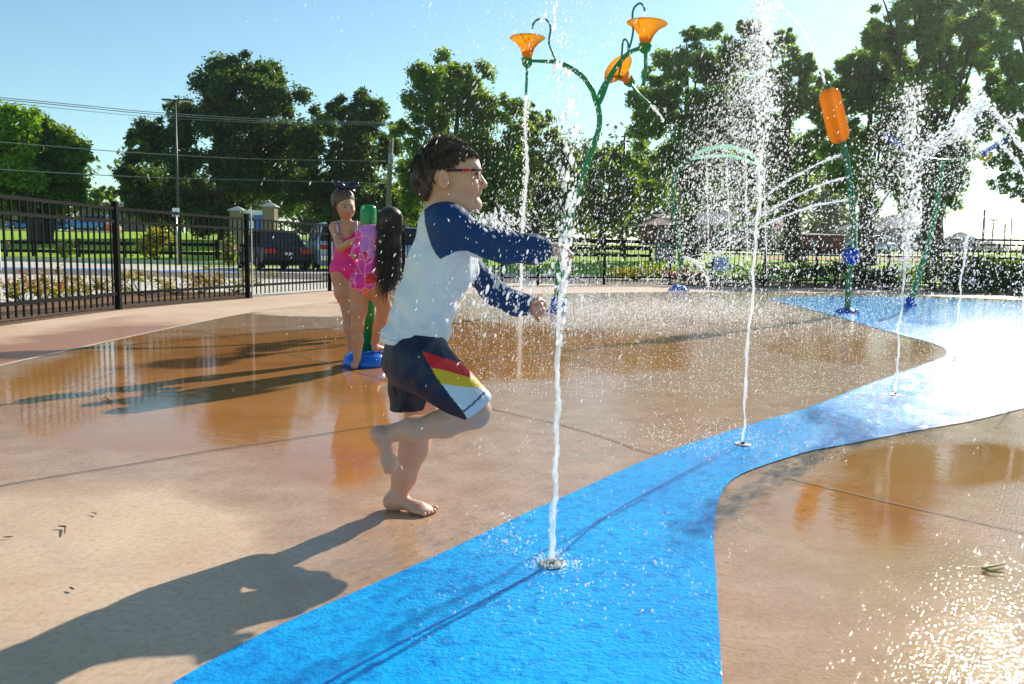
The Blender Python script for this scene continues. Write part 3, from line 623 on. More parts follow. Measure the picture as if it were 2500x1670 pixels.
# far treeline: one mass that nobody can count
C, R_ = [], []; r = np.random.default_rng(5)
for px in np.arange(-300, 2210, 22):
    Y = 105 + 12 * r.random(); hgt = (7.5 + 4 * r.random() + (4 if px > 1250 else 0)) if px < 2060 else 4.5 + 3 * r.random()
    if 215 < px < 300: hgt = 2
    for k in range(3): C.append((xa(px, Y) + r.normal(), Y, tz(xa(px, Y), Y) + hgt * (.25 + .3 * k))); R_.append((2.2, 2, hgt * .25))
for px in np.arange(2210, 2900, 20):
    Y = 240; C.append((xa(px, Y), Y, tz(xa(px, Y), Y) + 1.5)); R_.append((6, 3, 2.2))
tag(leaves('far_treeline', C, R_, 60000, .42, M['leaf_haze'], None, .3, seed=44), 'distant grey-green band of woodland behind the park trees', 'woodland', kind='stuff')
# ================================================================== play features
M['green'] = simple('green_enamel', (.006, .24, .055), .22, .12, 6, IOR=1.5)
M['green_dk'] = simple('dark_green_enamel', (.004, .17, .075), .22, .12, 6)
M['blue'] = simple('blue_enamel', (.004, .13, .62), .18, .1, 5)
M['blue_dk'] = simple('deep_blue_plastic', (.004, .06, .45), .2, .15, 5)
M['yellow'] = simple('yellow_plastic', (.75, .52, .01), .3, .1, 5)
M['steel'] = simple('stainless_steel', (.45, .45, .43), .3, .3, 60, Metallic=.9)
def plastic(name, col, tr, clear=.35):
    t = NT(name); P = t.pb(col, .12); tl = t.n('ShaderNodeBsdfTranslucent'); tl.inputs[0].default_value = (*tr, 1)
    tp = t.n('ShaderNodeBsdfTransparent'); tp.inputs[0].default_value = (*tr, 1)
    nz = t.noise(3, 3, .5, t.obj()); t.l(t.mix(t.ramp(nz, [(.3, 0.0), (.7, 1.0)]), tuple(c * .85 for c in col), col), P.inputs['Base Color'])
    m = t.n('ShaderNodeMixShader'); m.inputs[0].default_value = .5; t.l(P.outputs[0], m.inputs[1]); t.l(tl.outputs[0], m.inputs[2])
    m2 = t.n('ShaderNodeMixShader'); m2.inputs[0].default_value = clear; t.l(m.outputs[0], m2.inputs[1]); t.l(tp.outputs[0], m2.inputs[2])
    t.l(m2.outputs[0], t.out.inputs[0]); return t.m
M['amber'] = plastic('amber_plastic', (.90, .36, .015), (1.0, .62, .12), .38)
M['orange'] = plastic('orange_plastic', (.95, .30, .008), (1.0, .50, .05), .34)
M['pale_green'] = plastic('pale_green_plastic', (.55, .92, .70), (.75, 1.0, .86), .12)
def mat_water(name, white=.9, tr=.5, clear=.4):
    t = NT(name); P = t.pb((white, white, white), .08); P.inputs['IOR'].default_value = 1.33
    tl = t.n('ShaderNodeBsdfTranslucent'); tl.inputs[0].default_value = (.98, .99, 1, 1)
    nz = t.noise(35, 3, .6, t.pos()); m = t.n('ShaderNodeMixShader'); t.l(t.ramp(nz, [(.3, tr - .15), (.7, tr + .15)]), m.inputs[0])
    t.l(P.outputs[0], m.inputs[1]); t.l(tl.outputs[0], m.inputs[2])
    tp = t.n('ShaderNodeBsdfTransparent'); m2 = t.n('ShaderNodeMixShader'); m2.inputs[0].default_value = clear
    t.l(m.outputs[0], m2.inputs[1]); t.l(tp.outputs[0], m2.inputs[2]); t.l(m2.outputs[0], t.out.inputs[0]); return t.m
M['water'] = mat_water('white_water', .95, .6, .55); M['drop'] = mat_water('water_droplets', .95, .75, .45)
def pth(L, Y, n=None, dy=0):
    P = [W(x, y, Y + dy) for x, y in L]; return fit(P, n or len(L) * 4)
def tubepx(L, Y, r, name, mat, parent, n=12, m=None):
    P = pth(L, Y, m); rr = r * Y / FPX if not hasattr(r, '__len__') else [np.interp(i / (len(P) - 1), np.linspace(0, 1, len(r)), r) * Y / FPX for i in range(len(P))]
    return MB().tube(P, rr, n).build(name, M[mat], parent, True)
def axisR(d):
    return np.array(Vector(d).to_track_quat('Z', 'Y').to_matrix())
def flange(p, r, parent, mat='blue', h=.05, ball=False):
    m = MB(); m.lathe([(r * 1.0, 0), (r, h * .35), (r * .72, h * .5), (r * .55, h), (.01, h)], p, n=20, closed=True)
    for k in range(6): a = k * math.pi / 3; m.lathe([(.016, h * .3), (.016, h * .75), (.001, h * .8)], (p[0] + r * .82 * math.cos(a), p[1] + r * .82 * math.sin(a), p[2]), n=6)
    if ball: m.ell((p[0], p[1], p[2] + r * .7), r * .72)
    return m.build('base_flange', M[mat], parent, True)
# --- three-funnel flower
Yf = G(1360, 762).y; base = W(1360, 762, Yf); base.z = 0
fl = thing('flower_water_feature', base, 'tall green branching flower pole with three amber funnels', 'water feature')
tubepx([(1359, 758), (1362, 700), (1366, 640), (1378, 572), (1395, 523), (1410, 472), (1427, 421), (1447, 362), (1460, 322), (1464, 288), (1458, 250)], Yf, [9, 8, 7.5, 7, 6.8, 6.6], 'stem', 'green', fl, 14, 50)
flange((base.x, base.y, 0), .15, fl, ball=True)
def funnel(rim, neck, r, Y, parent, dy=0, ry=0):
    a = W(*neck, Y + dy); b = W(*rim, Y + dy + ry); L = (b - a).length; k = Y / FPX; R = axisR(b - a); r *= k
    pr = [(.24, 0), (.27, .15), (.33, .35), (.43, .55), (.60, .75), (.82, .90), (1.0, 1.0)]
    prof = [(q * r, z * L) for q, z in pr] + [(q * r - .006, z * L - .004) for q, z in pr[::-1]]
    o = MB().lathe(prof, a, R, 36).build('funnel', M['amber'], parent, True)
    MB().lathe([(.22 * r, L * .1), (.30 * r, L * .3), (.33 * r, L * .36), (.01, L * .36)], a, R, 24, closed=True).build('funnel_water', M['water'], o, True)
    MB().lathe([(.15 * r, -L * .32), (.28 * r, -L * .2), (.30 * r, L * .02), (.34 * r, L * .02), (.34 * r, L * .07), (.2 * r, L * .07)], a, R, 20, closed=True).build('funnel_cup', M['green'], parent, True)
arm = lambda L, r, dy=0: tubepx(L, Yf + dy, r, 'arm', 'green', fl, 12, 30)
arm([(1458, 258), (1445, 219), (1424, 189), (1396, 168), (1363, 153), (1333, 150), (1302, 149), (1287, 149)], [6.5, 6.3, 6, 5.2, 3.6, 3.2])
arm([(1458, 258), (1470, 235), (1483, 199), (1498, 173), (1519, 145), (1539, 127), (1565, 117), (1575, 117)], [6.5, 6.3, 5.5, 5, 4.5])
arm([(1459, 245), (1468, 220), (1483, 196), (1501, 189), (1519, 190), (1537, 199)], [5.5, 5, 4.4, 4], .25)
for L, r in (([(1287, 155), (1286, 190), (1284, 232)], 3.4), ([(1576, 122), (1576, 166), (1571, 209)], 4.6), ([(1539, 203), (1557, 227), (1588, 256)], 3.2)): tubepx(L, Yf, r, 'drip_pipe', 'green', fl, 10, 12)
for L in ([(1358, 150), (1348, 127), (1340, 102), (1344, 74), (1341, 56), (1330, 47), (1315, 47), (1304, 55), (1299, 70)], [(1532, 130), (1541, 102), (1546, 71), (1544, 38), (1549, 18), (1562, 8), (1571, 15), (1574, 27)], [(1510, 184), (1517, 153), (1519, 120), (1521, 102), (1526, 96), (1533, 104), (1534, 122)]):
    tubepx(L, Yf, 2.4, 'curl_pipe', 'green_dk', fl, 8, 30)
funnel((1288, 93), (1287, 147), 42, Yf, fl); funnel((1580, 57), (1575, 112), 48, Yf, fl); funnel((1508, 168), (1536, 198), 40, Yf, fl, .25, -.16)
# --- orange capsule post
Yc = G(2067, 764).y; b = W(2068, 764, Yc); b.z = 0
ct = thing('capsule_water_feature', b, 'curved dark green post carrying a big orange capsule and a blue ball', 'water feature')
tubepx([(2068, 762), (2072, 700), (2076, 650), (2083, 603), (2084, 555), (2078, 475), (2069, 405), (2057, 345)], Yc, 7.2, 'post', 'green_dk', ct, 14, 40)
flange((b.x, b.y, 0), .17, ct, 'blue_dk', .07)
MB().ell(W(2078, 625, Yc), 21 * Yc / FPX, n=24, m=16).build('ball', M['blue_dk'], ct, True)
a_, b_ = W(2053, 350, Yc), W(2021, 215, Yc); L = (b_ - a_).length; R = axisR(b_ - a_); rr = 23.5 * Yc / FPX
prof = [(rr * math.sin(t), rr * (1 - math.cos(t))) for t in np.linspace(0, math.pi / 2, 8)] + [(rr * math.cos(t), L - rr + rr * math.sin(t)) for t in np.linspace(0, math.pi / 2, 8)]
V = []; n = 40
m = MB(); m.lathe([(max(p, .002), z) for p, z in prof], a_, R, n)
vv = m.v[0]; ax = np.array((b_ - a_).normalized()); rel = vv - np.array(a_); h = (rel @ ax)[:, None] * ax; rad = rel - h; ang = np.tile(np.arange(n) * 2 * math.pi / n, len(prof))
m.v[0] = np.array(a_) + h + rad * (1 + .07 * np.abs(np.cos(4 * ang)))[:, None] ; m.build('capsule', M['orange'], ct, True)
MB().tube([a_, b_], .025, 8).build('capsule_core', M['green_dk'], ct, True)
MB().lathe([(.045, -.02), (.045, .05), (.02, .09)], b_, R, 12, closed=True).build('nozzle', M['green_dk'], ct, True)
for p in ((2062, 380), (2073, 433), (2082, 487)): MB().ell(W(p[0] - 6, p[1], Yc), .03).build('side_nozzle', M['steel'], ct, True)
# --- water arch
Ya = G(1657, 710).y; b = W(1657, 710, Ya); b.z = 0
arh = thing('arch_water_feature', b, 'slim teal pole bending into a pale translucent arch that drips water', 'water feature')
tubepx([(1657, 706), (1660, 660), (1660, 619), (1651, 549), (1643, 504), (1644, 453), (1654, 421), (1673, 399), (1692, 380)], Ya, [6, 6, 5.5, 5, 4, 3.5], 'pole', 'green_dk', arh, 12, 40)
tubepx([(1680, 392), (1692, 381), (1721, 366), (1769, 357), (1807, 365), (1842, 384), (1868, 413)], Ya, [2, 4, 5, 5, 5, 4, 1.2], 'canopy_tube', 'pale_green', arh, 14, 40)
tubepx([(1680, 393), (1700, 386), (1743, 381), (1791, 382), (1829, 393), (1868, 413)], Ya + .3, [1, 3.2, 4, 4, 3.2, 1.2], 'canopy_tube', 'pale_green', arh, 14, 36)
flange((b.x, b.y, 0), .24, arh, 'blue', .12)
# --- leaning pole with tipping buckets
Yt = G(2222, 748).y; b = W(2222, 748, Yt); b.z = 0
tp = thing('bucket_water_feature', b, 'leaning green pole with a crossbar and blue and yellow tipping spouts', 'water feature')
tubepx([(2224, 742), (2226, 728), (2252, 644), (2268, 590), (2279, 544), (2289, 483), (2296, 430), (2300, 389)], Yt, [6.5, 6.5, 6, 5.6, 5.5], 'pole', 'green', tp, 12, 30)
MB().ell(W(2222, 733, Yt), 10 * Yt / FPX, n=18, m=12).build('ball_joint', M['blue_dk'], tp, True); flange((b.x, b.y, 0), .12, tp, 'blue_dk', .06)
tubepx([(2200, 356), (2230, 378), (2266, 387), (2315, 391), (2367, 387), (2397, 376)], Yt, 2.8, 'crossbar', 'green', tp, 10, 30)
for (p, q) in (((2160, 330), (2202, 357)), ((2392, 379), (2452, 341))):
    m = MB(); m.bar(W(*p, Yt), W(*q, Yt), .16, .05); o = m.build('blue_spout', M['blue_dk'], tp, bevel=.015)
m = MB(); m.tube(pth([(2387, 368), (2391, 384), (2404, 391), (2416, 384), (2419, 371)], Yt, 14), .035, 8); m.build('yellow_cradle', M['yellow'], tp, True)
# --- short posts
g = G(893, 892); sp = thing('spray_post', (g.x, g.y, 0), 'stout green spray post on a blue dome that the two girls are touching', 'water feature')
k = g.y / FPX
MB().lathe([(.158, 0), (.156, .03), (.142, .065), (.115, .09), (.075, .103), (.02, .108)], (g.x, g.y, 0), n=40, closed=True).build('blue_dome', M['blue'], sp, True)
topc = W(901, 500, g.y); px_, pz_ = topc.x, topc.z
MB().lathe([(.043, .10), (.043, pz_ - .24)], (g.x + .02, g.y, 0), n=28, closed=True).build('post', M['green'], sp, True)
MB().lathe([(.043, pz_ - .25), (.054, pz_ - .235), (.054, pz_ - .03), (.049, pz_ - .012), (.036, pz_ - .002), (.01, pz_)], (g.x + .02, g.y, 0), n=32, closed=True).build('cap_cylinder', M['green'], sp, True)
POST = (g.x + .02, g.y, pz_)
g = G(1184, 716); s2 = thing('spray_post', (g.x, g.y, 0), 'distant plain green post glimpsed between the boy\'s two sleeves', 'water feature')
MB().lathe([(.06, 0), (.06, .78), (.05, .82), (.01, .83)], (g.x, g.y, 0), n=20, closed=True).build('post', M['green'], s2, True); flange((g.x, g.y, 0), .13, s2, 'blue', .05)
# ================================================================== vehicles
M['glass'] = simple('dark_car_glass', (.015, .02, .025), .06, .2, 4); M['tyre'] = simple('tyre_rubber', (.015, .015, .015), .8, .2, 30)
M['rim'] = simple('alloy_rim', (.35, .36, .38), .3, .2, 20, Metallic=.8); M['red_lens'] = simple('red_lens', (.55, .012, .01), .2, .1, 20)
M['white_lens'] = simple('clear_lens', (.8, .8, .78), .15, .1, 20); M['chrome'] = simple('chrome', (.7, .72, .74), .15, .1, 20, Metallic=1.0)
def car(name, label, p, yaw, L, Wd, H, col, cat='car', suv=False, group=None, metal=.35):
    """heading is local +x; p is a point on the ground"""
    t = thing(name, p, label, cat, group); R = np.array(Matrix.Rotation(yaw, 3, 'Z')); P0 = np.array(p)
    tw = lambda v: (np.asarray(v, float) @ R.T) + P0
    paint = simple('car_paint', col, .28, .06, 3, Metallic=metal); hb = H * (.62 if suv else .60); w = Wd / 2; h0 = .22
    def loft(sec, close=True):
        n = len(sec[0]); V = [q for s in sec for q in s]; F = [(i * n + k, i * n + (k + 1) % n, (i + 1) * n + (k + 1) % n, (i + 1) * n + k) for i in range(len(sec) - 1) for k in range(n)]
        if close: F += [tuple(range(n))[::-1], tuple((len(sec) - 1) * n + k for k in range(n))]
        return tw(V), F
    def sect(x, zb, zt, wb, wt):
        return [(x, -wb * .9, zb), (x, -wb, zb + .12), (x, -w * .99 * (wb / w), (zb + zt) / 2), (x, -wt, zt - .07), (x, -wt * .86, zt), (x, wt * .86, zt), (x, wt, zt - .07), (x, w * .99 * (wb / w), (zb + zt) / 2), (x, wb, zb + .12), (x, wb * .9, zb)]
    hl = L / 2
    if suv: st = [(-hl, .42, hb * .93, .86, .84), (-hl + .08, h0, hb, .97, .93), (-hl * .5, h0, hb, 1, .96), (hl * .3, h0, hb, 1, .96), (hl * .55, h0, hb * .95, 1, .93), (hl - .25, h0, hb * .88, .97, .86), (hl, .40, hb * .72, .84, .78)]
    else: st = [(-hl, .42, hb * .90, .84, .80), (-hl + .12, h0, hb * .99, .96, .88), (-hl * .55, h0, hb, 1, .93), (0, h0, hb * .98, 1, .94), (hl * .45, h0, hb * .93, 1, .92), (hl - .35, h0, hb * .80, .95, .84), (hl, .38, hb * .60, .80, .74)]
    b = MB(); b.add(*loft([sect(x, zb, zt, wb * w, wt * w) for x, zb, zt, wb, wt in st])); b.build('body', paint, t, True, .02)
    if suv: g = [(-hl + .10, -hl + .28), (hl * .30, hl * .02)]
    else: g = [(-hl * .66, -hl * .38), (hl * .42, hl * .12)]
    gt = H - .03; wb, wt = w * .90, w * .70
    sec = lambda xb, xt: [(xb, -wb, hb - .03), (xt, -wt, gt), (xt, wt, gt), (xb, wb, hb - .03)]
    gm = MB(); gm.add(*loft([sec(*g[0]), sec(*g[1])])); gm.build('windows', M['glass'], t, False, .03)
    rf = MB(); rf.box(tw([((g[0][1] + g[1][1]) / 2, 0, gt + .005)])[0], ((g[1][1] - g[0][1]) / 2 + .02, wt + .02, .028), R); rf.build('roof', paint, t, True, .02)
    pl = MB()
    for s in (-1, 1):
        for (xb, xt) in (g[0], g[1], ((g[0][0] + g[1][0]) / 2, (g[0][1] + g[1][1]) / 2)):
            pl.bar(tw([(xb, s * (wb + .004), hb - .03)])[0], tw([(xt, s * (wt + .004), gt)])[0], .07, .03)
    pl.build('pillars', paint, t)
    for sx in (-hl * .62, hl * .64):
        for s in (-1, 1):
            c = tw([(sx, s * (w - .10), .33)])[0]; Rw = R @ np.array(Matrix.Rotation(math.pi / 2, 3, 'X'))
            wh = MB(); wh.lathe([(.20, -.11), (.31, -.11), (.335, -.07), (.335, .07), (.31, .11), (.20, .11)], c, Rw, 22); wo = wh.build('wheel', M['tyre'], t, True)
            rm = MB(); rm.lathe([(.02, -.10), (.21, -.10), (.21, .10), (.02, .10)], c, Rw, 14, closed=True)
            rm.build('rim', M['rim'], wo)
    for s in (-1, 1):
        m = MB(); m.box(tw([(-hl + .03, s * w * .68, hb * .80)])[0], (.06, w * .20, .085), R); m.build('tail_light', M['red_lens'], t, bevel=.02)
        m = MB(); m.box(tw([(hl - .08, s * w * .62, hb * .62)])[0], (.09, w * .18, .06), R); m.build('headlight', M['white_lens'], t, bevel=.02)
        m = MB(); m.box(tw([(hl * .28, s * (w + .06), hb + .02)])[0], (.06, .09, .06), R); m.build('mirror', paint, t, bevel=.02)
    m = MB(); m.box(tw([(-hl - .03, 0, .48)])[0], (.05, w * .82, .10), R); m.build('rear_bumper', M['chrome'] if suv else paint, t, bevel=.02)
    m = MB(); m.box(tw([(-hl - .012, 0, hb * .70)])[0], (.012, .16, .05), R); m.build('number_plate', M['white_lens'], t)
    return t
def gp(px, Y): return (xa(px, Y), Y, tz(xa(px, Y), Y) + .01)
A = math.radians
car('parked_car', 'black sedan with red tail lights parked behind the fence, left of the girls', (xa(664, 30), 30, -.02), A(121), 4.7, 1.85, 1.47, (.008, .010, .016), metal=.2)
car('parked_suv', 'white suv parked right beside the black sedan, behind the girl in pink', (xa(812, 31.5), 31.5, -.02), A(112), 4.7, 1.95, 1.80, (.55, .60, .66), 'car', True)
car('parked_suv', 'silver suv parked between the dark-haired girl and the boy', (xa(985, 29), 29, -.02), A(100), 4.6, 1.95, 1.62, (.35, .40, .46), 'car', True)
car('parked_car', 'mid blue hatchback far across the lawn, leftmost of the distant cars', gp(78, 84), A(185), 4.4, 1.8, 1.5, (.03, .16, .42))
car('parked_car', 'white compact nose showing beside the far blue hatchback', gp(103, 88), A(355), 3.6, 1.7, 1.35, (.75, .75, .72))
car('parked_car', 'navy sedan far across the lawn right of the tree trunk', gp(158, 84), A(5), 4.5, 1.8, 1.42, (.01, .04, .16))
car('parked_car', 'pale blue van-like car far across the lawn near the brick building', gp(222, 84), A(182), 4.4, 1.9, 1.75, (.08, .26, .55), suv=True)
car('parked_car', 'small white car at the right end of the distant row', gp(253, 86), A(358), 3.8, 1.8, 1.55, (.8, .8, .76))
car('parked_car', 'pale car parked by the trunks right of the red brick building', gp(2110, 62), A(178), 4.3, 1.8, 1.45, (.45, .55, .62))
# ================================================================== buildings
M['brick'] = None
def mat_brick(name, a, b, mort, sc):
    t = NT(name); P = t.pb(a, .85); bt = t.n('ShaderNodeTexBrick'); bt.inputs['Scale'].default_value = sc; bt.inputs['Color1'].default_value = (*a, 1); bt.inputs['Color2'].default_value = (*b, 1); bt.inputs['Mortar'].default_value = (*mort, 1)
    bt.inputs['Mortar Size'].default_value = .02; t.l(t.mapping(t.pos(), (1, 1, 1), (math.pi / 2, 0, 0)), bt.inputs['Vector']); t.l(bt.outputs[0], P.inputs['Base Color']); return t.m
M['brick'] = mat_brick('red_brick', (.16, .035, .02), (.10, .022, .014), (.10, .06, .05), 4)
M['tan_brick'] = mat_brick('tan_brick', (.24, .19, .11), (.19, .15, .09), (.24, .21, .16), 5)
M['beige'] = simple('beige_siding', (.42, .34, .24), .8); M['grey_wall'] = simple('grey_wall', (.24, .26, .27), .8); M['brown_wall'] = simple('brown_wall', (.17, .12, .10), .8)
M['roof_grey'] = simple('grey_shingles', (.13, .13, .14), .85, .3, 3); M['roof_brown'] = simple('brown_shingles', (.26, .19, .14), .85, .3, 3)
M['win'] = simple('window_glass', (.03, .04, .05), .08); M['trim'] = simple('white_trim', (.7, .7, .68), .5); M['door'] = simple('garage_panel', (.55, .53, .50), .6)
M['post_white'] = simple('white_board', (.75, .78, .78), .5); M['sign_blue'] = simple('sign_blue', (.01, .13, .50), .4); M['cap'] = simple('stone_cap', (.34, .37, .36), .7)
def house(label, x0, x1, Y, hw, hr, wall, roof, wins=(), doors=(), name='house', d=6, cat='house', gable=False):
    a, b = xa(x0, Y), xa(x1, Y); z = tz((a + b) / 2, Y) - .1; t = thing(name, ((a + b) / 2, Y, z), label, cat)
    m = MB(); m.box(((a + b) / 2, Y + d / 2, z + hw / 2), ((b - a) / 2, d / 2, hw / 2)); m.build('wall', M[wall], t)
    o = .4; e = z + hw
    if gable: V = [(a - o, Y - o, e), (b + o, Y - o, e), (b + o, Y + d + o, e), (a - o, Y + d + o, e), ((a + b) / 2, Y - o, e + hr), ((a + b) / 2, Y + d + o, e + hr)]; F = [(0, 4, 5, 3), (1, 2, 5, 4), (0, 1, 4), (3, 5, 2), (0, 3, 2, 1)]
    else: V = [(a - o, Y - o, e), (b + o, Y - o, e), (b + o, Y + d + o, e), (a - o, Y + d + o, e), (a + d * .3, Y + d / 2, e + hr), (b - d * .3, Y + d / 2, e + hr)]; F = [(0, 1, 5, 4), (3, 4, 5, 2), (0, 4, 3), (1, 2, 5), (0, 3, 2, 1)]
    MB().add(V, F).build('roof', M[roof], t)
    for (u, zc, w_, h_) in wins:
        x = a + (b - a) * u; f = MB(); f.box((x, Y - .03, z + zc), (w_ / 2 + .08, .03, h_ / 2 + .08)); fo = f.build('window', M['trim'], t); g = MB(); g.box((x, Y - .075, z + zc), (w_ / 2, .015, h_ / 2)); g.build('pane', M['win'], fo)
    for (u, w_, h_, mt) in doors:
        x = a + (b - a) * u; f = MB(); f.box((x, Y - .03, z + h_ / 2), (w_ / 2, .03, h_ / 2)); f.build('door', M[mt], t)
    return t
house('low tan building far left behind the fence with a brown roof edge', -60, 64, 96, 2.6, .5, 'tan_brick', 'roof_brown', [(.3, 1.5, 1.2, 1.1)], [(.62, 1, 2.1, 'win')])
house('dark brown building far behind the first thick fence post', 196, 330, 94, 3.3, .7, 'brown_wall', 'roof_grey', [(.45, 1.8, 1, 1.2), (.7, 1.8, 1, 1.2)], name='brick_building', cat='building')
house('tan-roofed house glimpsed behind the back of the boy\'s neck', 985, 1075, 74, 2.4, 1.6, 'beige', 'roof_brown', [(.3, 1.4, 1, 1)])
house('long grey house with a dark roof seen through the arch spray', 1668, 1850, 78, 2.3, 1.3, 'grey_wall', 'roof_grey', [(.15, 1.4, 1.6, 1.0), (.55, 1.4, 1.2, 1), (.8, 1.4, 1.2, 1)], [(.35, .95, 2.0, 'brick')])
house('small house with brown roof left of the arch pole', 1585, 1640, 80, 2.2, 1.2, 'brick', 'roof_brown', [(.6, 1.3, 1, .9)])
house('beige gabled house behind the round red sign', 1882, 1950, 76, 2.3, 1.0, 'beige', 'roof_brown', [(.7, 1.3, 1, 1)])
house('dark red brick garage with a pale roof-line panel between the tree trunks', 1958, 2062, 60, 1.55, .2, 'brick', 'roof_grey', (), [(.25, .5, 1.2, 'roof_grey')], d=5)
house('pale grey house behind the parked car on the right', 2085, 2150, 84, 2.3, 1.2, 'grey_wall', 'roof_grey', [(.5, 1.4, 1.2, 1)])
house('blue-grey low house behind the thick trunk', 2170, 2262, 84, 2.6, 1.4, 'grey_wall', 'roof_grey', [(.25, 1.4, 1.2, 1), (.7, 1.4, 1.2, 1)])
house('distant grey roofed shed right of the thick trunk', 2335, 2392, 150, 3.0, 1.8, 'grey_wall', 'roof_grey', [(.5, 1.4, 1.6, 1)])
house('tiny far pale roof under the bright sky gap at the right', 2412, 2455, 160, 2, 1.5, 'beige', 'roof_grey', [(.5, 1, 1.2, .8)])
# brick sign
Yb_ = 40; xl, xr, xm = xa(582, Yb_), xa(661, Yb_), xa(614, Yb_)
zb = tz(xm, Yb_); sg = thing('monument_sign', (xm, Yb_, zb), 'blue and white board between two capped tan brick columns', 'sign')
def zpx(px, py, Y): return W(px, py, Y).z
for x, px, pt in ((xl, 582, 506), (xr, 661, 496)):
    zt = zpx(px, pt, Yb_); m = MB(); m.box((x, Yb_, (zb + zt) / 2 - .1), (.30, .30, (zt - zb) / 2 - .05)); c = m.build('column', M['tan_brick'], sg)
    MB().add([(x - .38, Yb_ - .38, zt - .14), (x + .38, Yb_ - .38, zt - .14), (x + .38, Yb_ + .38, zt - .14), (x - .38, Yb_ + .38, zt - .14), (x, Yb_, zt + .06), (x - .38, Yb_ - .38, zt - .2), (x + .38, Yb_ - .38, zt - .2), (x + .38, Yb_ + .38, zt - .2), (x - .38, Yb_ + .38, zt - .2)], [(0, 1, 4), (1, 2, 4), (2, 3, 4), (3, 0, 4), (5, 6, 1, 0), (6, 7, 2, 1), (7, 8, 3, 2), (8, 5, 0, 3), (8, 7, 6, 5)]).build('cap', M['cap'], c)
z1, z2, z3 = zpx(614, 513, Yb_), zpx(614, 524, Yb_), zpx(614, 560, Yb_)
m = MB(); m.box(((xl + xr) / 2, Yb_, (z1 + z3) / 2), ((xr - xl) / 2 - .3, .08, (z1 - z3) / 2)); bo = m.build('board', M['post_white'], sg)
m = MB(); m.box(((xl + xr) / 2 + .25, Yb_ - .09, (z2 + z3) / 2), ((xr - xl) / 2 - .60, .02, (z2 - z3) / 2 - .02)); m.build('blue_panel', M['sign_blue'], bo)
em = MB(); ex = xl + .62
for w_, z_ in ((.32, .0), (.26, .09), (.20, .18), (.12, .27)): em.box((ex, Yb_ - .09, z2 - .25 + z_), (w_, .02, .035))
em.build('emblem', M['grey_wall'], bo)
# poles, lamps, wires
M['pole_dark'] = simple('dark_bronze_pole', (.03, .03, .032), .4); M['pole_wood'] = simple('weathered_wood_pole', (.22, .19, .15), .85, .3, 6)
Y = 35; p = OnT(438, Y); lp = thing('street_lamp', p, 'tall dark parking-lot light pole with two flat heads', 'street lamp')
zt = zpx(438, 243, Y); MB().tube([(p.x, Y, p.z - .05), (p.x, Y, zt)], [.055, .042], 12).build('pole', M['pole_dark'], lp, True)
for s, w_ in ((-1, .22), (1, .34)):
    m = MB(); m.box((p.x + s * (.12 + w_), Y, zt - .02), (w_, .12, .03)); m.box((p.x + s * .1, Y, zt - .03), (.1, .03, .03)); h = m.build('lamp_head', M['pole_dark'], lp, bevel=.02)
    m = MB(); m.box((p.x + s * (.12 + w_), Y, zt - .072), (w_ * .7, .12, .006)); m.build('lens', M['white_lens'], h)
Y = 34; p = OnT(433, Y); ds = thing('parking_sign', p, 'white accessible parking sign with a blue symbol on a thin post', 'sign')
z1, z2 = zpx(433, 508, Y), zpx(433, 529, Y); MB().tube([(p.x, Y, p.z - .05), (p.x, Y, z2 + .1)], .03, 8).build('post', M['steel'], ds, True)
m = MB(); m.box((p.x, Y - .04, (z1 + z2) / 2), (.15, .008, (z1 - z2) / 2)); pa = m.build('panel', M['post_white'], ds)
zc = (z1 + z2) / 2 - .05; m = MB(); m.box((p.x, Y - .052, zc), (.075, .004, .085)); bl = m.build('blue_square', M['sign_blue'], pa)
m = MB(); m.ell((p.x - .01, Y - .058, zc + .055), (.014, .004, .014)); m.bar((p.x - .01, Y - .06, zc + .04), (p.x, Y - .06, zc), .012, .004); m.bar((p.x, Y - .06, zc), (p.x + .035, Y - .06, zc), .012, .004); m.bar((p.x + .035, Y - .06, zc), (p.x + .05, Y - .06, zc - .04), .012, .004)
m.tube([(p.x + .035 * math.cos(q) - .005, Y - .06, zc - .02 + .035 * math.sin(q)) for q in np.linspace(2.2, 6.0, 12)], .005, 5); m.build('wheelchair_symbol', M['post_white'], bl)
def upole(label, px0, py0, px1, Y, r, mat='pole_wood', arms=(), tr=None, name='utility_pole'):
    b = OnT(px1, Y); t = thing(name, b, label, 'utility pole'); top = W(px0, py0, Y)
    MB().tube([(b.x, Y, b.z - .1), tuple(top)], [r * 1.15, r * .85], 10).build('pole', M[mat], t, True)
    for (py, w_) in arms:
        c = W(px0 + (px1 - px0) * (py - py0) / 280, py, Y); m = MB(); m.box(c, (w_, .06, .06)); m.build('crossarm', M[mat], t)
    if tr: c = W(px0 - 3, tr, Y - .25); m = MB(); m.lathe([(.16, -.4), (.2, -.3), (.2, .3), (.12, .4)], c, n=12, closed=True); m.build('transformer', M['cap'], t, True)
    return top
U1 = upole('pale wooden power pole behind the girls', 957, 297, 944, 58, .19, arms=[(304, .35)], tr=388)
U2 = upole('thin dark power pole in the central gap between trees', 1526, 328, 1518, 56, .11, 'pole_dark', arms=[(345, .3), (418, 1.0)])
upole('far dark pole in the bright gap at the right', 2404, 512, 2399, 150, .22, 'pole_dark')
upole('far short pole with crossarm left of the right edge', 2454, 545, 2453, 150, .15, 'pole_dark', arms=[(552, .9)])
upole('faint far pole near the right edge', 2470, 530, 2468, 160, .12, 'pole_dark')
Y = 140; b = OnT(2420, Y); t = thing('street_lamp', b, 'far T-shaped lamp in the bright gap at the right', 'street lamp'); tz_ = zpx(2422, 537, Y)
MB().tube([(b.x, Y, b.z), (b.x, Y, tz_)], .12, 8).build('pole', M['pole_dark'], t); m = MB(); m.box((b.x, Y, tz_), (.9, .2, .1)); m.build('lamp_head', M['pole_dark'], t)
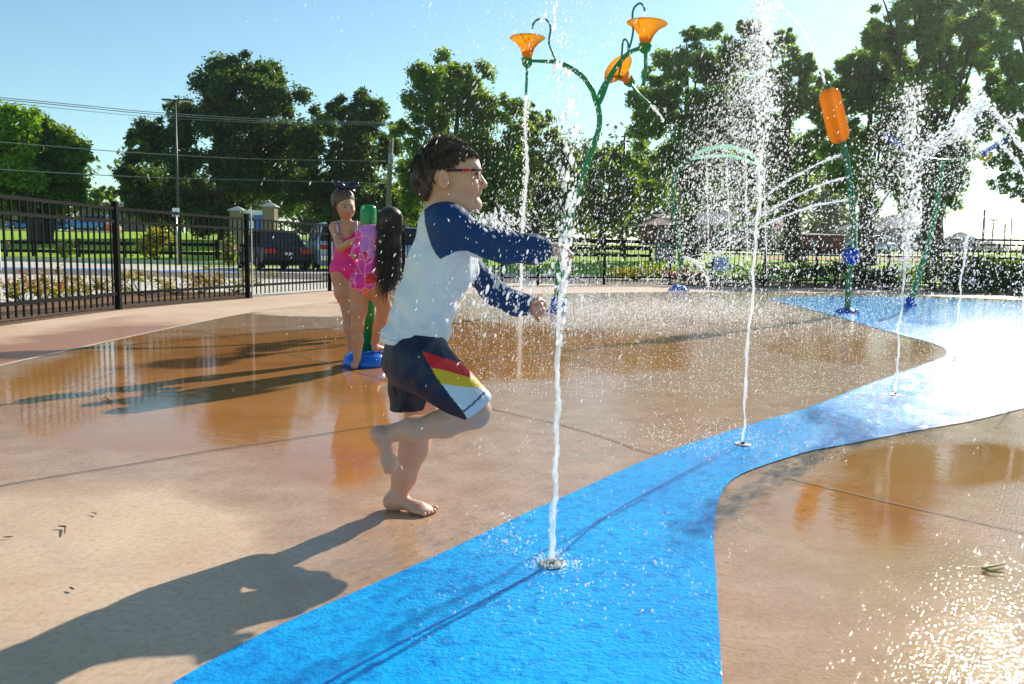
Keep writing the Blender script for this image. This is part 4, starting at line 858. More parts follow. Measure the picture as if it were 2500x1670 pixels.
M['wire'] = simple('power_cable', (.22, .24, .24), .5)
def wire(label, P, Y0, Y1, r=.024):
    n = len(P); Q = [W(x, y, Y0 + (Y1 - Y0) * i / (n - 1)) for i, (x, y) in enumerate(P)]
    o = MB().tube(fit(Q, 30), r, 5).build('power_line', M['wire'], None, True); tag(o, label, 'power line', 'power lines')
wire('topmost power line running in from the upper left to the wooden pole', [(-200, 222), (0, 238), (200, 257), (375, 274), (650, 291), (957, 299)], 40, 58)
wire('second power line from the top, close under the first', [(-200, 228), (0, 243), (200, 262), (375, 279), (650, 296), (957, 302)], 40, 58)
wire('third power line from the top, a little apart from the upper pair', [(-200, 236), (0, 250), (200, 270), (390, 287), (650, 300), (957, 306)], 40, 58, .016)
wire('fourth power line crossing the middle of the dark left tree', [(-200, 335), (0, 347), (235, 366), (400, 377), (620, 388), (950, 394)], 42, 58)
wire('lowest power line, just above the top of the left fence', [(-200, 405), (0, 414), (215, 426), (400, 434), (630, 440), (948, 448)], 42, 58)
wire('power line sloping down right from the wooden pole past the boy\'s head', [(957, 299), (1050, 330), (1160, 352), (1300, 372), (1526, 345)], 58, 56, .016)
wire('lower power line sloping from the wooden pole to the dark pole', [(957, 306), (1050, 338), (1180, 368), (1320, 395), (1526, 418)], 58, 56, .016)
# small street things
Y = 58; b = OnT(1664, Y); t = thing('gate_pillar', b, 'beige masonry pillar beside the arch pole', 'pillar'); m = MB(); m.box((b.x, Y, b.z + .45), (.17, .17, .5)); m.build('shaft', M['beige'], t); m = MB(); m.box((b.x, Y, b.z + .98), (.2, .2, .03)); m.build('cap', M['cap'], t)
Y = 42; b = OnT(1624, Y); t = thing('utility_cabinet', b, 'grey metal utility cabinet on the lawn left of the arch pole', 'utility cabinet'); m = MB(); m.box((b.x, Y, b.z + .55), (.5, .4, .6)); m.build('cabinet', M['grey_wall'], t, bevel=.03)
m = MB(); m.box((b.x - .2, Y - .41, b.z + .55), (.015, .02, .1)); m.build('handle', M['steel'], t)
Y = 62; b = OnT(1893, Y); t = thing('round_sign', b, 'round red road sign on a short post in front of the beige house', 'sign'); zc = zpx(1893, 553, Y)
MB().tube([(b.x, Y, b.z), (b.x, Y, zc)], .03, 8).build('post', M['steel'], t); m = MB(); m.lathe([(.02, 0), (.27, 0), (.27, .03), (.02, .03)], (b.x, Y - .03, zc), np.array(Matrix.Rotation(math.pi / 2, 3, 'X')), 8, closed=True); pa = m.build('sign_face', M['red_lens'], t)
m = MB(); m.lathe([(.09, .035), (.12, .035), (.12, .04), (.09, .04)], (b.x, Y - .03, zc), np.array(Matrix.Rotation(math.pi / 2, 3, 'X')), 12, closed=True); m.build('white_ring', M['post_white'], pa)
M['oran'] = simple('orange_barrier_plastic', (.75, .16, .03), .6)
for i, (px, lb) in enumerate([(270, 'orange barrier left half beside the brown building'), (287, 'orange barrier right half next to the fence post')]):
    Y = 82; b = OnT(px, Y); o = MB(); o.add([(b.x - .32, Y - .25, b.z), (b.x + .32, Y - .25, b.z), (b.x + .32, Y + .25, b.z), (b.x - .32, Y + .25, b.z), (b.x - .28, Y - .08, b.z + .75), (b.x + .28, Y - .08, b.z + .75), (b.x + .28, Y + .08, b.z + .75), (b.x - .28, Y + .08, b.z + .75)], [(0, 1, 5, 4), (1, 2, 6, 5), (2, 3, 7, 6), (3, 0, 4, 7), (4, 5, 6, 7), (3, 2, 1, 0)])
    tag(o.build('traffic_barrier', M['oran'], None, bevel=.03), lb, 'traffic barrier')
for px, lb, h in ((16, 'dark square plate on the lawn barrier, nearest the left edge', .42), (150, 'brown square plate on the lawn barrier beside the small bush', .4), (277, 'dark upright box on the lawn barrier just left of the thick fence post', .6)):
    Y = 39.7; b = OnT(px, Y); t = thing('plaque', b, lb, 'plaque', 'plates along the lawn barrier'); m = MB(); m.box((b.x, Y, b.z + .55), (.15, .05, h / 2)); m.build('plate', M['brown_wall'], t, bevel=.01); m = MB(); m.box((b.x, Y + .03, b.z + .2), (.03, .02, .25)); m.build('post', M['iron'], t)
# notices on the iron fence
a = W(-5, 650, 7.45); t = thing('notice_board', (a.x, 7.45, 0), 'white notice hanging on the fence, cut off by the left edge', 'notice'); m = MB(); m.box((a.x - .06, 7.42, .68), (.11, .004, .15)); pnl = m.build('panel', M['post_white'], t)
m = MB(); [m.box((a.x - .06, 7.413, .68 + k * .05), (.08, .002, .008)) for k in (-1, 0, 1)]; m.build('print_lines', M['grey_wall'], pnl)
a = W(1757, 644, 20.2); t = thing('notice_board', (a.x, 20.2, 0), 'pale blue notice on the far fence between the arch and the second jet', 'notice')
m = MB(); m.box((a.x, 20.05, a.z), (.19, .006, .18)); pnl = m.build('panel', simple('pale_blue_board', (.45, .58, .78), .5), t); m = MB(); [m.box((a.x, 20.04, a.z + k * .07), (.14, .002, .012)) for k in (-1, 0, 1)]; m.build('print_lines', M['sign_blue'], pnl)
a = W(612, 520, 12.3); o = MB().tube([(a.x, 12.32, 0), (a.x, 12.32, W(611, 504, 12.3).z)], .008, 6).build('marker_rod', M['post_white'], None); tag(o, 'thin white rod standing behind the second thick fence post', 'rod')
# bits on the wet floor
def twig(name, L, lb, mat, r=.003, cat='twig'):
    P = [G(x, y) for x, y in L]; P = [(p.x, p.y, .004 + r) for p in P]
    o = MB().tube(P, [r * .5] + [r] * (len(P) - 2) + [r * .4], 5).build(name, M[mat], None); tag(o, lb, cat)
M['twig'] = simple('dry_twig', (.12, .05, .02), .8); M['blade'] = simple('wilted_grass_blade', (.22, .24, .03), .6)
twig('twig', [(142, 1290), (160, 1291), (158, 1309)], 'small bent brown twig on the dry concrete at the left', 'twig')
twig('twig', [(8, 1316), (20, 1316), (32, 1315)], 'short straight twig near the left edge', 'twig', .002)
twig('twig', [(224, 1256), (236, 1258), (233, 1262)], 'tiny curled twig above the bent one', 'twig', .002)
twig('twig', [(256, 973), (265, 980), (274, 986)], 'dark straight twig lying in the puddle at the left', 'twig', .004)
twig('grass_blade', [(2452, 1383), (2420, 1389), (2398, 1394), (2420, 1402), (2448, 1405)], 'folded green grass blade on the wet floor at the right', 'blade', .0035, 'grass blade')
twig('twig', [(170, 1440), (176, 1443), (181, 1445)], 'speck of dark debris on the concrete by the big shadow', 'twig', .0025)
# ================================================================== water
def ico():
    p = (1 + 5 ** .5) / 2; v = np.array([(-1, p, 0), (1, p, 0), (-1, -p, 0), (1, -p, 0), (0, -1, p), (0, 1, p), (0, -1, -p), (0, 1, -p), (p, 0, -1), (p, 0, 1), (-p, 0, -1), (-p, 0, 1)], float)
    f = np.array([(0, 11, 5), (0, 5, 1), (0, 1, 7), (0, 7, 10), (0, 10, 11), (1, 5, 9), (5, 11, 4), (11, 10, 2), (10, 7, 6), (7, 1, 8), (3, 9, 4), (3, 4, 2), (3, 2, 6), (3, 6, 8), (3, 8, 9), (4, 9, 5), (2, 4, 11), (6, 2, 10), (8, 6, 7), (9, 8, 1)])
    return v / np.linalg.norm(v[0]), f
IV, IF = ico(); OV = np.array([(1, 0, 0), (-1, 0, 0), (0, 1, 0), (0, -1, 0), (0, 0, 1), (0, 0, -1)], float); OF = np.array([(0, 2, 4), (2, 1, 4), (1, 3, 4), (3, 0, 4), (2, 0, 5), (1, 2, 5), (3, 1, 5), (0, 3, 5)])
def drops(name, P, rad, elong, lean, parent, fine=True, mat='drop', seed=0):
    """P (n,3); rad (n,) metres; elong (n,) length ratio; lean (n,3) direction of travel"""
    P = np.asarray(P); n = len(P); r = np.random.default_rng(seed); TV, TF = (IV, IF) if fine else (OV, OF)
    ax = lean / np.linalg.norm(lean, axis=1)[:, None]; u = np.cross(ax, np.array([.3, .9, .1])); u /= np.linalg.norm(u, axis=1)[:, None]; v = np.cross(ax, u)
    jit = 1 + .25 * r.normal(size=(n, len(TV), 1)).clip(-1, 1) * (rad > .006)[:, None, None]
    L = TV[None] * jit
    V = P[:, None] + (L[..., 0:1] * u[:, None] + L[..., 1:2] * v[:, None] + L[..., 2:3] * (ax * elong[:, None])[:, None]) * rad[:, None, None]
    F = (TF[None] + (np.arange(n) * len(TV))[:, None, None]).reshape(-1, 3)
    o = npmesh(name, V.reshape(-1, 3), F, M[mat], parent, True); o['kind'] = 'stuff'; return o
def leanv(n, r, tx=.28, j=.15): return np.stack([tx + j * r.normal(size=n), j * r.normal(size=n), np.ones(n)], 1)
def stream(name, L, Y, rpx, parent, seed=0, n=None, wob=.35, mat='water', Y1=None, side=8):
    Y1 = Y if Y1 is None else Y1; m = len(L); Q = [W(x, y, Y + (Y1 - Y) * i / (m - 1)) for i, (x, y) in enumerate(L)]; r = np.random.default_rng(seed)
    n = n or 90; P = fit(Q, n); nz_ = np.convolve(r.normal(size=n + 15), np.ones(7) / 3.0, 'same')[7:]; rr = [np.interp(i / n, np.linspace(0, 1, len(rpx)), rpx) * Y / FPX * (1 + wob * nz_[i] * .6) for i in range(n + 1)]
    jx, jy = (np.convolve(r.normal(size=n + 19), np.ones(9) / 3.0, 'same')[9:] for _ in range(2)); P = [Vector(p) + Vector((jx[i], jy[i], 0)) * rr[i] * wob * 1.5 * min(1, i / 12) for i, p in enumerate(P)]
    return MB().tube(P, [max(q, .0008) for q in rr], side).build(name, M[mat], parent, True)
def cloud(cx, cy, sx, sy, Y, dY, n, r0, r1, parent, seed, el=(1, 2.2), name='spray', fine=True, tx=.28):
    pass
def plume(name, pts, n, Y, dY, s0, s1, parent, seed, el=(1.0, 2.0), tx=.28, fine=True, pw=2.2):
    """pts: (x, y, halfwidth, weight) rows of the plume in photo pixels; s0..s1 droplet radius in photo pixels"""
    r = np.random.default_rng(seed); pts = np.array(pts, float); w = pts[:, 3] / pts[:, 3].sum(); 
    k = r.choice(len(pts) - 1, n, p=((pts[:-1, 3] + pts[1:, 3]) / (pts[:-1, 3] + pts[1:, 3]).sum())); f = r.random(n)[:, None]; q = pts[k] * (1 - f) + pts[k + 1] * f
    x = q[:, 0] + q[:, 2] * r.normal(size=n) * .55; y = q[:, 1] + r.normal(size=n) * 8; YY = np.maximum(Y + r.normal(size=n) * dY, .9)
    P = Wn(x, y, YY); ok = P[:, 2] > .01
    ph = r.random(8) * 6; sc = 9 / Y                                    # wisps: the spray thickens and thins in drifting strands
    wv = sum(np.sin(P[:, 0] * sc * a + P[:, 2] * sc * a * b_ + ph[i]) * np.sin(P[:, 0] * sc * a * .7 - P[:, 2] * sc * a * .35 + ph[i + 4]) for i, (a, b_) in enumerate(((1.5, .25), (3.4, -.2), (6.5, .3), (11, .1))))
    ok &= (wv > -.25) | (r.random(n) < .35); P = P[ok]; n = len(P)
    rad = (s0 + (s1 - s0) * r.random(n) ** pw) * .52 * YY[ok] / FPX; e = el[0] + (el[1] - el[0]) * r.random(n)
    return drops(name, P, rad, e, leanv(n, r, tx), parent, fine, seed=seed)
def nozzle(px, py, label):
    g = G(px, py); t = thing('ground_nozzle', (g.x, g.y, 0), label, 'nozzle', 'ground nozzles')
    MB().lathe([(.034, .0045), (.034, .008), (.030, .010), (.026, .008), (.022, .008), (.018, .010), (.006, .009)], (g.x, g.y, 0), n=28, closed=True).build('steel_plate', M['steel'], t, True)
    MB().lathe([(.008, .006), (.008, .016), (.005, .018)], (g.x, g.y, 0), n=12, closed=True).build('nozzle_tip', M['seam'], t, True)
    return g
def splash(name, g, n, R, h, parent, seed, s=(.0008, .003)):
    r = np.random.default_rng(seed); a = r.random(n) * 2 * math.pi; q = R * r.random(n) ** .7
    P = np.stack([g.x + q * np.cos(a), g.y + q * np.sin(a), .006 + h * r.random(n) ** 2.5], 1); rad = s[0] + (s[1] - s[0]) * r.random(n) ** 3
    return drops(name, P, rad, 1 + 1.2 * r.random(n), leanv(n, r, 0, .8), parent, False, seed=seed)
grp = 'water jets rising from the ground'
# jet 1, nearest
g = nozzle(1348, 1382, 'steel ground nozzle in the blue band nearest the camera'); Y1 = g.y
j = thing('water_jet', (g.x, g.y, 0), 'nearest tall water jet, right in front of the boy\'s hands', 'water jet', grp)
stream('stream', [(1348, 1380), (1350, 1300), (1354, 1200), (1357, 1100), (1360, 1000), (1363, 900), (1366, 800), (1370, 700)], Y1, [8, 8.5, 7, 6.5, 7, 6.5, 6, 4], j, 1, 110, .30, side=10)
stream('stream', [(1352, 1330), (1357, 1200), (1359, 1100), (1366, 1000), (1362, 900), (1371, 810)], Y1 + .01, [2, 5, 3.5, 5, 3.5, 1], j, 2, 90, .5)
plume('broken_water', [(1366, 860, 5, 1), (1370, 760, 10, 2), (1374, 660, 20, 3.2), (1378, 560, 26, 3.5), (1384, 450, 28, 3.2), (1388, 330, 24, 2.4), (1380, 230, 34, 1.0), (1365, 130, 34, .8), (1345, 40, 28, .9), (1330, -50, 30, .9)], 560, Y1, .03, 3.0, 11.0, j, 3, (1.4, 3.2), .10)
plume('spray', [(1372, 820, 40, .6), (1378, 650, 85, 1.6), (1390, 520, 115, 1.8), (1385, 400, 110, 1.3), (1380, 280, 100, .9), (1370, 150, 110, .8), (1350, 20, 110, .8)], 2600, Y1, .12, .9, 3.4, j, 4, (1.5, 3.2), .22, False)
nn = G(1230, 1300); splash('splash', g, 420, .075, .02, j, 5); splash('splash', G(1225, 1330), 260, .10, .10, j, 6); splash('splash', G(1500, 1430), 260, .22, .012, j, 7); splash('splash', G(1240, 1500), 160, .25, .01, j, 8); splash('splash', G(1560, 1290), 300, .35, .015, j, 9)
# splash on the boy's sleeve
r = np.random.default_rng(8); n = 320; P = Wn(1215 + 38 * r.normal(size=n), 548 + 14 * r.normal(size=n) - 16 * r.random(n), 2.10 + .05 * r.normal(size=n)); o = drops('sleeve_splash', P, (.0010 + .0035 * r.random(n) ** 3), 1.5 + 2.5 * r.random(n), leanv(n, r, -.6, .5), None, False); tag(o, 'burst of drops bouncing off the boy\'s raised sleeve', 'splash', kind='stuff')
n = 260; P = Wn(1230 + 75 * r.normal(size=n), 700 + 40 * r.normal(size=n), 1.98 + .06 * r.normal(size=n)); o = drops('falling_drops', P, (.0010 + .0045 * r.random(n) ** 4), 1.5 + 2 * r.random(n), leanv(n, r, .2, .2), None, True); tag(o, 'large drops falling between the boy\'s two hands', 'splash', kind='stuff')
# jet 2
g = nozzle(1813, 1088, 'ground nozzle in the blue band right of the boy, under the tallest plume'); Y2 = g.y
j = thing('water_jet', (g.x, g.y, 0), 'tallest water jet with the widest plume of spray', 'water jet', grp)
stream('stream', [(1813, 1086), (1816, 1020), (1820, 950), (1827, 850), (1833, 760), (1840, 700), (1845, 600), (1850, 500), (1852, 400)], Y2, [3.2, 3.6, 4.2, 4, 3.6, 3.6, 3.6, 4.2, 3], j, 11, 120, .35)
plume('broken_water', [(1852, 480, 5, .8), (1856, 380, 14, 2.0), (1866, 280, 22, 2.6), (1868, 180, 26, 3.0), (1862, 90, 28, 2.2), (1868, 20, 28, 3.0), (1872, -30, 26, 2.2)], 760, Y2, .05, 2.6, 8.0, j, 12, (1.0, 2.2), .1)
plume('spray', [(1868, -10, 40, .5), (1850, 90, 55, 1.6), (1830, 190, 85, 3.2), (1815, 290, 125, 4.6), (1790, 390, 160, 5.4), (1775, 490, 185, 5.6), (1760, 590, 195, 5.2), (1760, 690, 190, 2.2), (1770, 780, 180, .7)], 13000, Y2, .30, 1.2, 4.0, j, 13, (1.0, 2.4), .25, False, 1.8)
plume('spray', [(1862, 30, 40, 1), (1840, 200, 80, 2), (1810, 360, 130, 3), (1780, 520, 160, 3), (1770, 680, 170, 1.2)], 1500, Y2 - .5, .25, 2.0, 6.5, j, 14, (1.0, 1.8), .25, True, 2.6)
splash('splash', g, 900, .42, .05, j, 15); splash('splash', G(1700, 1075), 500, .35, .07, j, 16); splash('splash', G(1950, 1010), 900, .75, .03, j, 17)
# jet 3
g = nozzle(2186, 966, 'ground nozzle in the wide bright part of the blue band'); Y3 = g.y
j = thing('water_jet', (g.x, g.y, 0), 'third water jet, its round plume left of the leaning green pole', 'water jet', grp)
stream('stream', [(2187, 962), (2190, 900), (2196, 820), (2202, 740), (2206, 690), (2212, 620), (2218, 560)], Y3, [2.2, 2.4, 2.8, 3.2, 3.8, 3], j, 21, 80, .4)
plume('broken_water', [(2212, 640, 12, 1.5), (2222, 540, 24, 2), (2226, 440, 24, 2), (2220, 340, 22, 2), (2228, 250, 26, 2.4), (2232, 212, 24, 2)], 560, Y3, .08, 3.2, 9.5, j, 22, (1.0, 1.8), .1)
plume('spray', [(2235, 205, 40, .8), (2215, 290, 75, 2.4), (2200, 380, 105, 3.4), (2190, 470, 125, 3.6), (2180, 560, 135, 3.2), (2185, 650, 130, 2.2), (2190, 740, 130, .8)], 4500, Y3, .38, 1.5, 4.8, j, 23, (1.0, 1.8), .2, False, 1.9)
splash('splash', g, 700, .7, .05, j, 25)
# jet 4
g = nozzle(2330, 880, 'ground nozzle near where the blue band opens into the pool'); Y4 = g.y
j = thing('water_jet', (g.x, g.y, 0), 'fourth water jet at the right with an umbrella-shaped top', 'water jet', grp)
stream('stream', [(2331, 878), (2336, 800), (2342, 740), (2347, 690), (2354, 620), (2362, 560)], Y4, [1.8, 2, 2.8, 3.2, 2.6], j, 31, 70, .4)
plume('broken_water', [(2356, 600, 10, 1), (2368, 480, 14, 1.5), (2372, 380, 14, 2), (2380, 300, 22, 2), (2402, 245, 14, 1.5)], 360, Y4, .1, 3, 8.5, j, 32, (1.0, 1.8), .1)
def arcdrops(L, n, w, s, seed, name='arc_spray', Y=None, par=None, el=(1, 2.2), dense=False, lean=0.2):
    rr_ = np.random.default_rng(seed); Q = np.array(fit([(x, y, 0) for x, y in L], 60))[:, :2]; k = rr_.random(n) * 59.9; i = k.astype(int); f = (k - i)[:, None]; q = Q[i] * (1 - f) + Q[i + 1] * f
    q = q + rr_.normal(size=(n, 2)) * w; P = Wn(q[:, 0], q[:, 1], Y + .08 * rr_.normal(size=n)); P = P[P[:, 2] > .01]; n = len(P)
    d = Q[np.minimum(i + 1, 60)] - Q[i]; d = d[:n]; ln = np.stack([d[:, 0], np.zeros(n), -d[:, 1]], 1) + 1e-4
    return drops(name, P, (s[0] + (s[1] - s[0]) * rr_.random(n) ** 2) * .68 * Y / FPX, el[0] + (el[1] - el[0]) * rr_.random(n), ln, par, True, seed=seed)
arcdrops([(2402, 240), (2370, 270), (2320, 310), (2270, 350), (2240, 400)], 380, 9, (2, 5), 33, Y=Y4, par=j); arcdrops([(2402, 240), (2440, 285), (2475, 335), (2520, 400), (2560, 480)], 330, 5, (2, 5), 34, Y=Y4, par=j)
arcdrops([(2380, 300), (2340, 330), (2300, 350), (2260, 375)], 200, 9, (2, 5), 35, Y=Y4, par=j); arcdrops([(2440, 345), (2470, 380), (2500, 425), (2530, 480)], 200, 4, (2, 4.5), 36, Y=Y4, par=j); arcdrops([(2425, 320), (2450, 300), (2480, 285), (2520, 280)], 90, 5, (2, 4.5), 37, Y=Y4, par=j)
arcdrops([(2408, 395), (2425, 430), (2440, 470), (2450, 510)], 110, 2, (1.2, 2.6), 38, Y=Y4, par=j)
plume('spray', [(2395, 260, 60, 1), (2375, 350, 85, 2), (2365, 440, 95, 2), (2360, 530, 100, 1.8), (2355, 620, 100, 1.4), (2350, 700, 95, .6)], 2400, Y4, .4, 1.5, 4.6, j, 39, (1.0, 1.8), .2, False, 1.9)
splash('splash', g, 600, .9, .04, j, 40)
# jet 5 right edge
g = nozzle(2500, 965, 'ground nozzle at the right edge of the picture'); Y5 = g.y
j = thing('water_jet', (g.x, g.y, 0), 'thin water jet at the right edge of the picture', 'water jet', grp)
stream('stream', [(2500, 962), (2500, 900), (2497, 850), (2499, 780), (2500, 700)], Y5, [2.5, 3, 3, 3], j, 41, 50, .4); plume('spray', [(2498, 760, 25, .6), (2495, 660, 55, 1.5), (2495, 560, 60, 1), (2500, 450, 45, .5)], 420, Y5, .2, 1.6, 4.8, j, 42, (1, 1.8), .2)
# water falling from the features
def fall(label, L, Y, rpx, seed, n=260, w=3.0, s=(1.5, 3.2), name='falling_water', par=None):
    t = thing(name, tuple(W(*L[0], Y)), label, 'falling water'); stream('stream', L, Y, rpx, t, seed, 60, .5); arcdrops(L, n, w, s, seed + 1, 'drips', Y, t, (1, 2.4)); return t
fall('thin water string falling from the left funnel of the flower', [(1284, 232), (1283, 300), (1281, 400), (1278, 500), (1274, 600), (1271, 700), (1268, 765)], Yf, [2.2, 3.6, 4.2, 3, 1.5], 51, 520, 4)
fall('thin trickle into the left funnel from its curl', [(1299, 72), (1299, 96)], Yf, [1.2, 1.0], 52, 14, 1); fall('thin trickle into the right funnel from its curl', [(1574, 30), (1574, 60)], Yf, [1.2, 1.0], 53, 14, 1)
fall('short spout leaving the lowest drip pipe of the flower', [(1588, 256), (1600, 267), (1611, 281), (1619, 298)], Yf, [1.8, 1.2, .6], 54, 40, 2.0)
for i, (L, lb) in enumerate([([(2016, 209), (2002, 165), (1976, 104), (1945, 54), (1918, 26), (1895, 15)], 'single arc of water leaping up left from the top of the orange capsule'), ([(2053, 378), (1999, 399), (1919, 443), (1871, 478), (1810, 525), (1750, 580), (1700, 640)], 'upper of the three side jets leaving the capsule post'), ([(2067, 432), (1999, 453), (1919, 491), (1855, 529), (1791, 574), (1735, 625), (1690, 680)], 'middle of the three side jets leaving the capsule post'), ([(2073, 487), (1983, 504), (1903, 533), (1839, 565), (1759, 612), (1700, 660)], 'lowest of the three side jets leaving the capsule post')]):
    t = thing('water_arc', tuple(W(*L[0], Yc)), lb, 'water arc', 'thin jets from the orange capsule post'); k = 4 if i else 5
    stream('stream', L[:k], Yc, [2.6, 2.4, 2.2, 1.4], t, 60 + i, 50, .22); arcdrops(L, 260, 3.2 if i else 1.6, (1.2, 2.8), 70 + i, 'drips', Yc, t)
for i, (x, y) in enumerate([(1775, 362), (1820, 375), (1866, 414), (1725, 375)]): fall(['water string under the top of the pale arch', 'water string right of the arch top', 'water falling from the tip of the pale arch', 'water string near the left shoulder of the arch'][i], [(x, y), (x + 1, y + 80), (x + 4, y + 170), (x + 6, y + 260)], Ya, [1.2, 1.4, 1.0, .6], 80 + i, 90, 2.5, (1.2, 2.4))
fall('small bent side jet near the foot of the arch pole', [(1662, 628), (1682, 630), (1705, 645), (1722, 668), (1730, 700)], Ya, [2.6, 3.2, 3, 2.5], 90, 80, 4)
# general fine spray drifting across the scene
r = np.random.default_rng(99); n = 5200; x = np.where(r.random(n) < .7, r.normal(1330, 230, n), r.uniform(600, 2500, n)); y = r.uniform(-40, 1120, n); YY = r.uniform(1.35, 3.6, n)
keep = (x > 560) & ~((x < 1150) & (r.random(n) < .55)) & ~((y > 820) & (r.random(n) < .7)); P = Wn(x, y, YY)[keep]; P = P[P[:, 2] > .02]; n = len(P)
o = drops('drifting_spray', P, .0007 + .0010 * r.random(n) ** 2, 2.0 + 3.0 * r.random(n), leanv(n, r, .45, .12), None, False); tag(o, 'fine backlit drops drifting in front of the children and the jets', 'spray', kind='stuff')
# rain of fallout behind jet 1 and over the floor between arch and flower
n = 3200; x = r.uniform(1180, 2480, n); y = 420 + 330 * r.random(n) ** .8; YY = r.uniform(3.6, 9.5, n); P = Wn(x, y, YY); P = P[P[:, 2] > .01]; n = len(P)
o = drops('fallout_spray', P, .0022 + .0035 * r.random(n) ** 3, 1.2 + 1.4 * r.random(n), leanv(n, r, .3, .15), None, False); tag(o, 'falling drops filling the air over the far half of the splash pad', 'spray', kind='stuff')
# splashes dancing on the floor
n = 26000; x = r.uniform(1000, 2600, n); y = 712 + 260 * r.random(n) ** 1.9
gx = Wn(x, y, 1.0) - np.array([0, 0, CAMZ]); tt = -CAMZ / gx[:, 2]; P = gx * tt[:, None] + np.array([0, 0, CAMZ]); ok = (P[:, 1] < 17.5) & (P[:, 1] > 2.5) & (np.abs(P[:, 0]) < 14); P = P[ok]; n = len(P); hh = r.random(n) ** 3; P[:, 2] = .006 + .09 * hh
o = drops('floor_splashes', P, (.0010 + .0018 * r.random(n) ** 2) * (.5 + P[:, 1] / 7), 1 + r.random(n), leanv(n, r, 0, .6), None, False); tag(o, 'countless tiny splashes dancing on the flooded floor', 'splash', kind='stuff')

n = 12000; P = np.stack([r.normal(1.9, 1.7, n), r.normal(11.2, 2.0, n), .006 + .16 * r.random(n) ** 3], 1); P = P[(P[:, 1] < 16) & (P[:, 1] > 7)]; n = len(P)
o = drops('landing_splashes', P, .0030 + .0042 * r.random(n) ** 2, 1 + r.random(n), leanv(n, r, 0, .6), None, False); tag(o, 'white mist of drops where the features pour onto the far floor', 'splash', kind='stuff')
# ================================================================== people
def mat_skin():
    t = NT('skin'); P = t.pb((.6, .35, .25), .5); at = t.n('ShaderNodeAttribute', attribute_name='col')
    nz = t.noise(14, 4, .6, t.obj()); c = t.mix(t.ramp(nz, [(.3, .0), (.7, .35)]), at.outputs['Color'], (.60, .25, .16)); t.l(c, P.inputs['Base Color'])
    P.inputs['Subsurface Weight'].default_value = .12; P.inputs['Subsurface Radius'].default_value = (.02, .008, .004); P.inputs['Subsurface Scale'].default_value = .5
    t.l(t.bump(t.noise(160, 3, .6, t.obj()), .25, .002), P.inputs['Normal']); P.inputs['Coat Weight'].default_value = .08; P.inputs['Coat Roughness'].default_value = .15; return t.m
M['skin'] = mat_skin()
def mat_cloth(name, rough=.75, tr=.25, fold=(18, 6, 5), fs=.5):
    t = NT(name); P = t.pb((.8, .8, .8), rough); at = t.n('ShaderNodeAttribute', attribute_name='col'); t.l(at.outputs['Color'], P.inputs['Base Color'])
    tl = t.n('ShaderNodeBsdfTranslucent'); t.l(at.outputs['Color'], tl.inputs[0]); m = t.n('ShaderNodeMixShader'); m.inputs[0].default_value = tr
    f = t.noise(1, 3, .5, t.mapping(t.obj(), fold, (0, .5, 0)), .9); w = t.noise(420, 2, .5, t.obj()); b = t.bump(f, fs, .03); t.l(t.bump(w, .2, .001, b), P.inputs['Normal'])
    t.l(P.outputs[0], m.inputs[1]); t.l(tl.outputs[0], m.inputs[2]); t.l(m.outputs[0], t.out.inputs[0]); return t.m
M['shirt'] = mat_cloth('wet_shirt_fabric', .6, .30, (13, 13, 4), .9); M['shorts'] = mat_cloth('swim_shorts_fabric', .5, .12, (16, 16, 6), .45); M['suit'] = mat_cloth('swimsuit_fabric', .45, .1, (10, 10, 10), .15)
M['hair_brown'] = simple('wet_brown_hair', (.080, .048, .028), .30, .5, 40); M['hair_side'] = simple('short_brown_hair', (.10, .058, .034), .55, .4, 90)
M['hair_black'] = simple('wet_dark_hair', (.030, .017, .011), .45, .5, 40); M['hair_tip'] = simple('dark_brown_hair', (.10, .055, .03), .45, .4, 40)
M['eye_white'] = simple('eye_white', (.42, .37, .35), .2); M['iris'] = simple('eye_iris', (.04, .06, .07), .15); M['dark'] = simple('mouth_dark', (.10, .018, .014), .5); M['teeth'] = simple('teeth', (.75, .72, .64), .3)
M['frame'] = simple('glasses_frame', (.016, .008, .010), .2); M['frame_red'] = simple('glasses_red', (.45, .01, .02), .2)
t = NT('lens'); P = t.pb((.8, .85, .9), .03); tp = t.n('ShaderNodeBsdfTransparent'); m = t.n('ShaderNodeMixShader'); m.inputs[0].default_value = .7; t.l(P.outputs[0], m.inputs[1]); t.l(tp.outputs[0], m.inputs[2]); t.l(m.outputs[0], t.out.inputs[0]); M['lens'] = t.m
M['bow'] = simple('navy_satin_bow', (.005, .008, .06), .25, .3, 20)
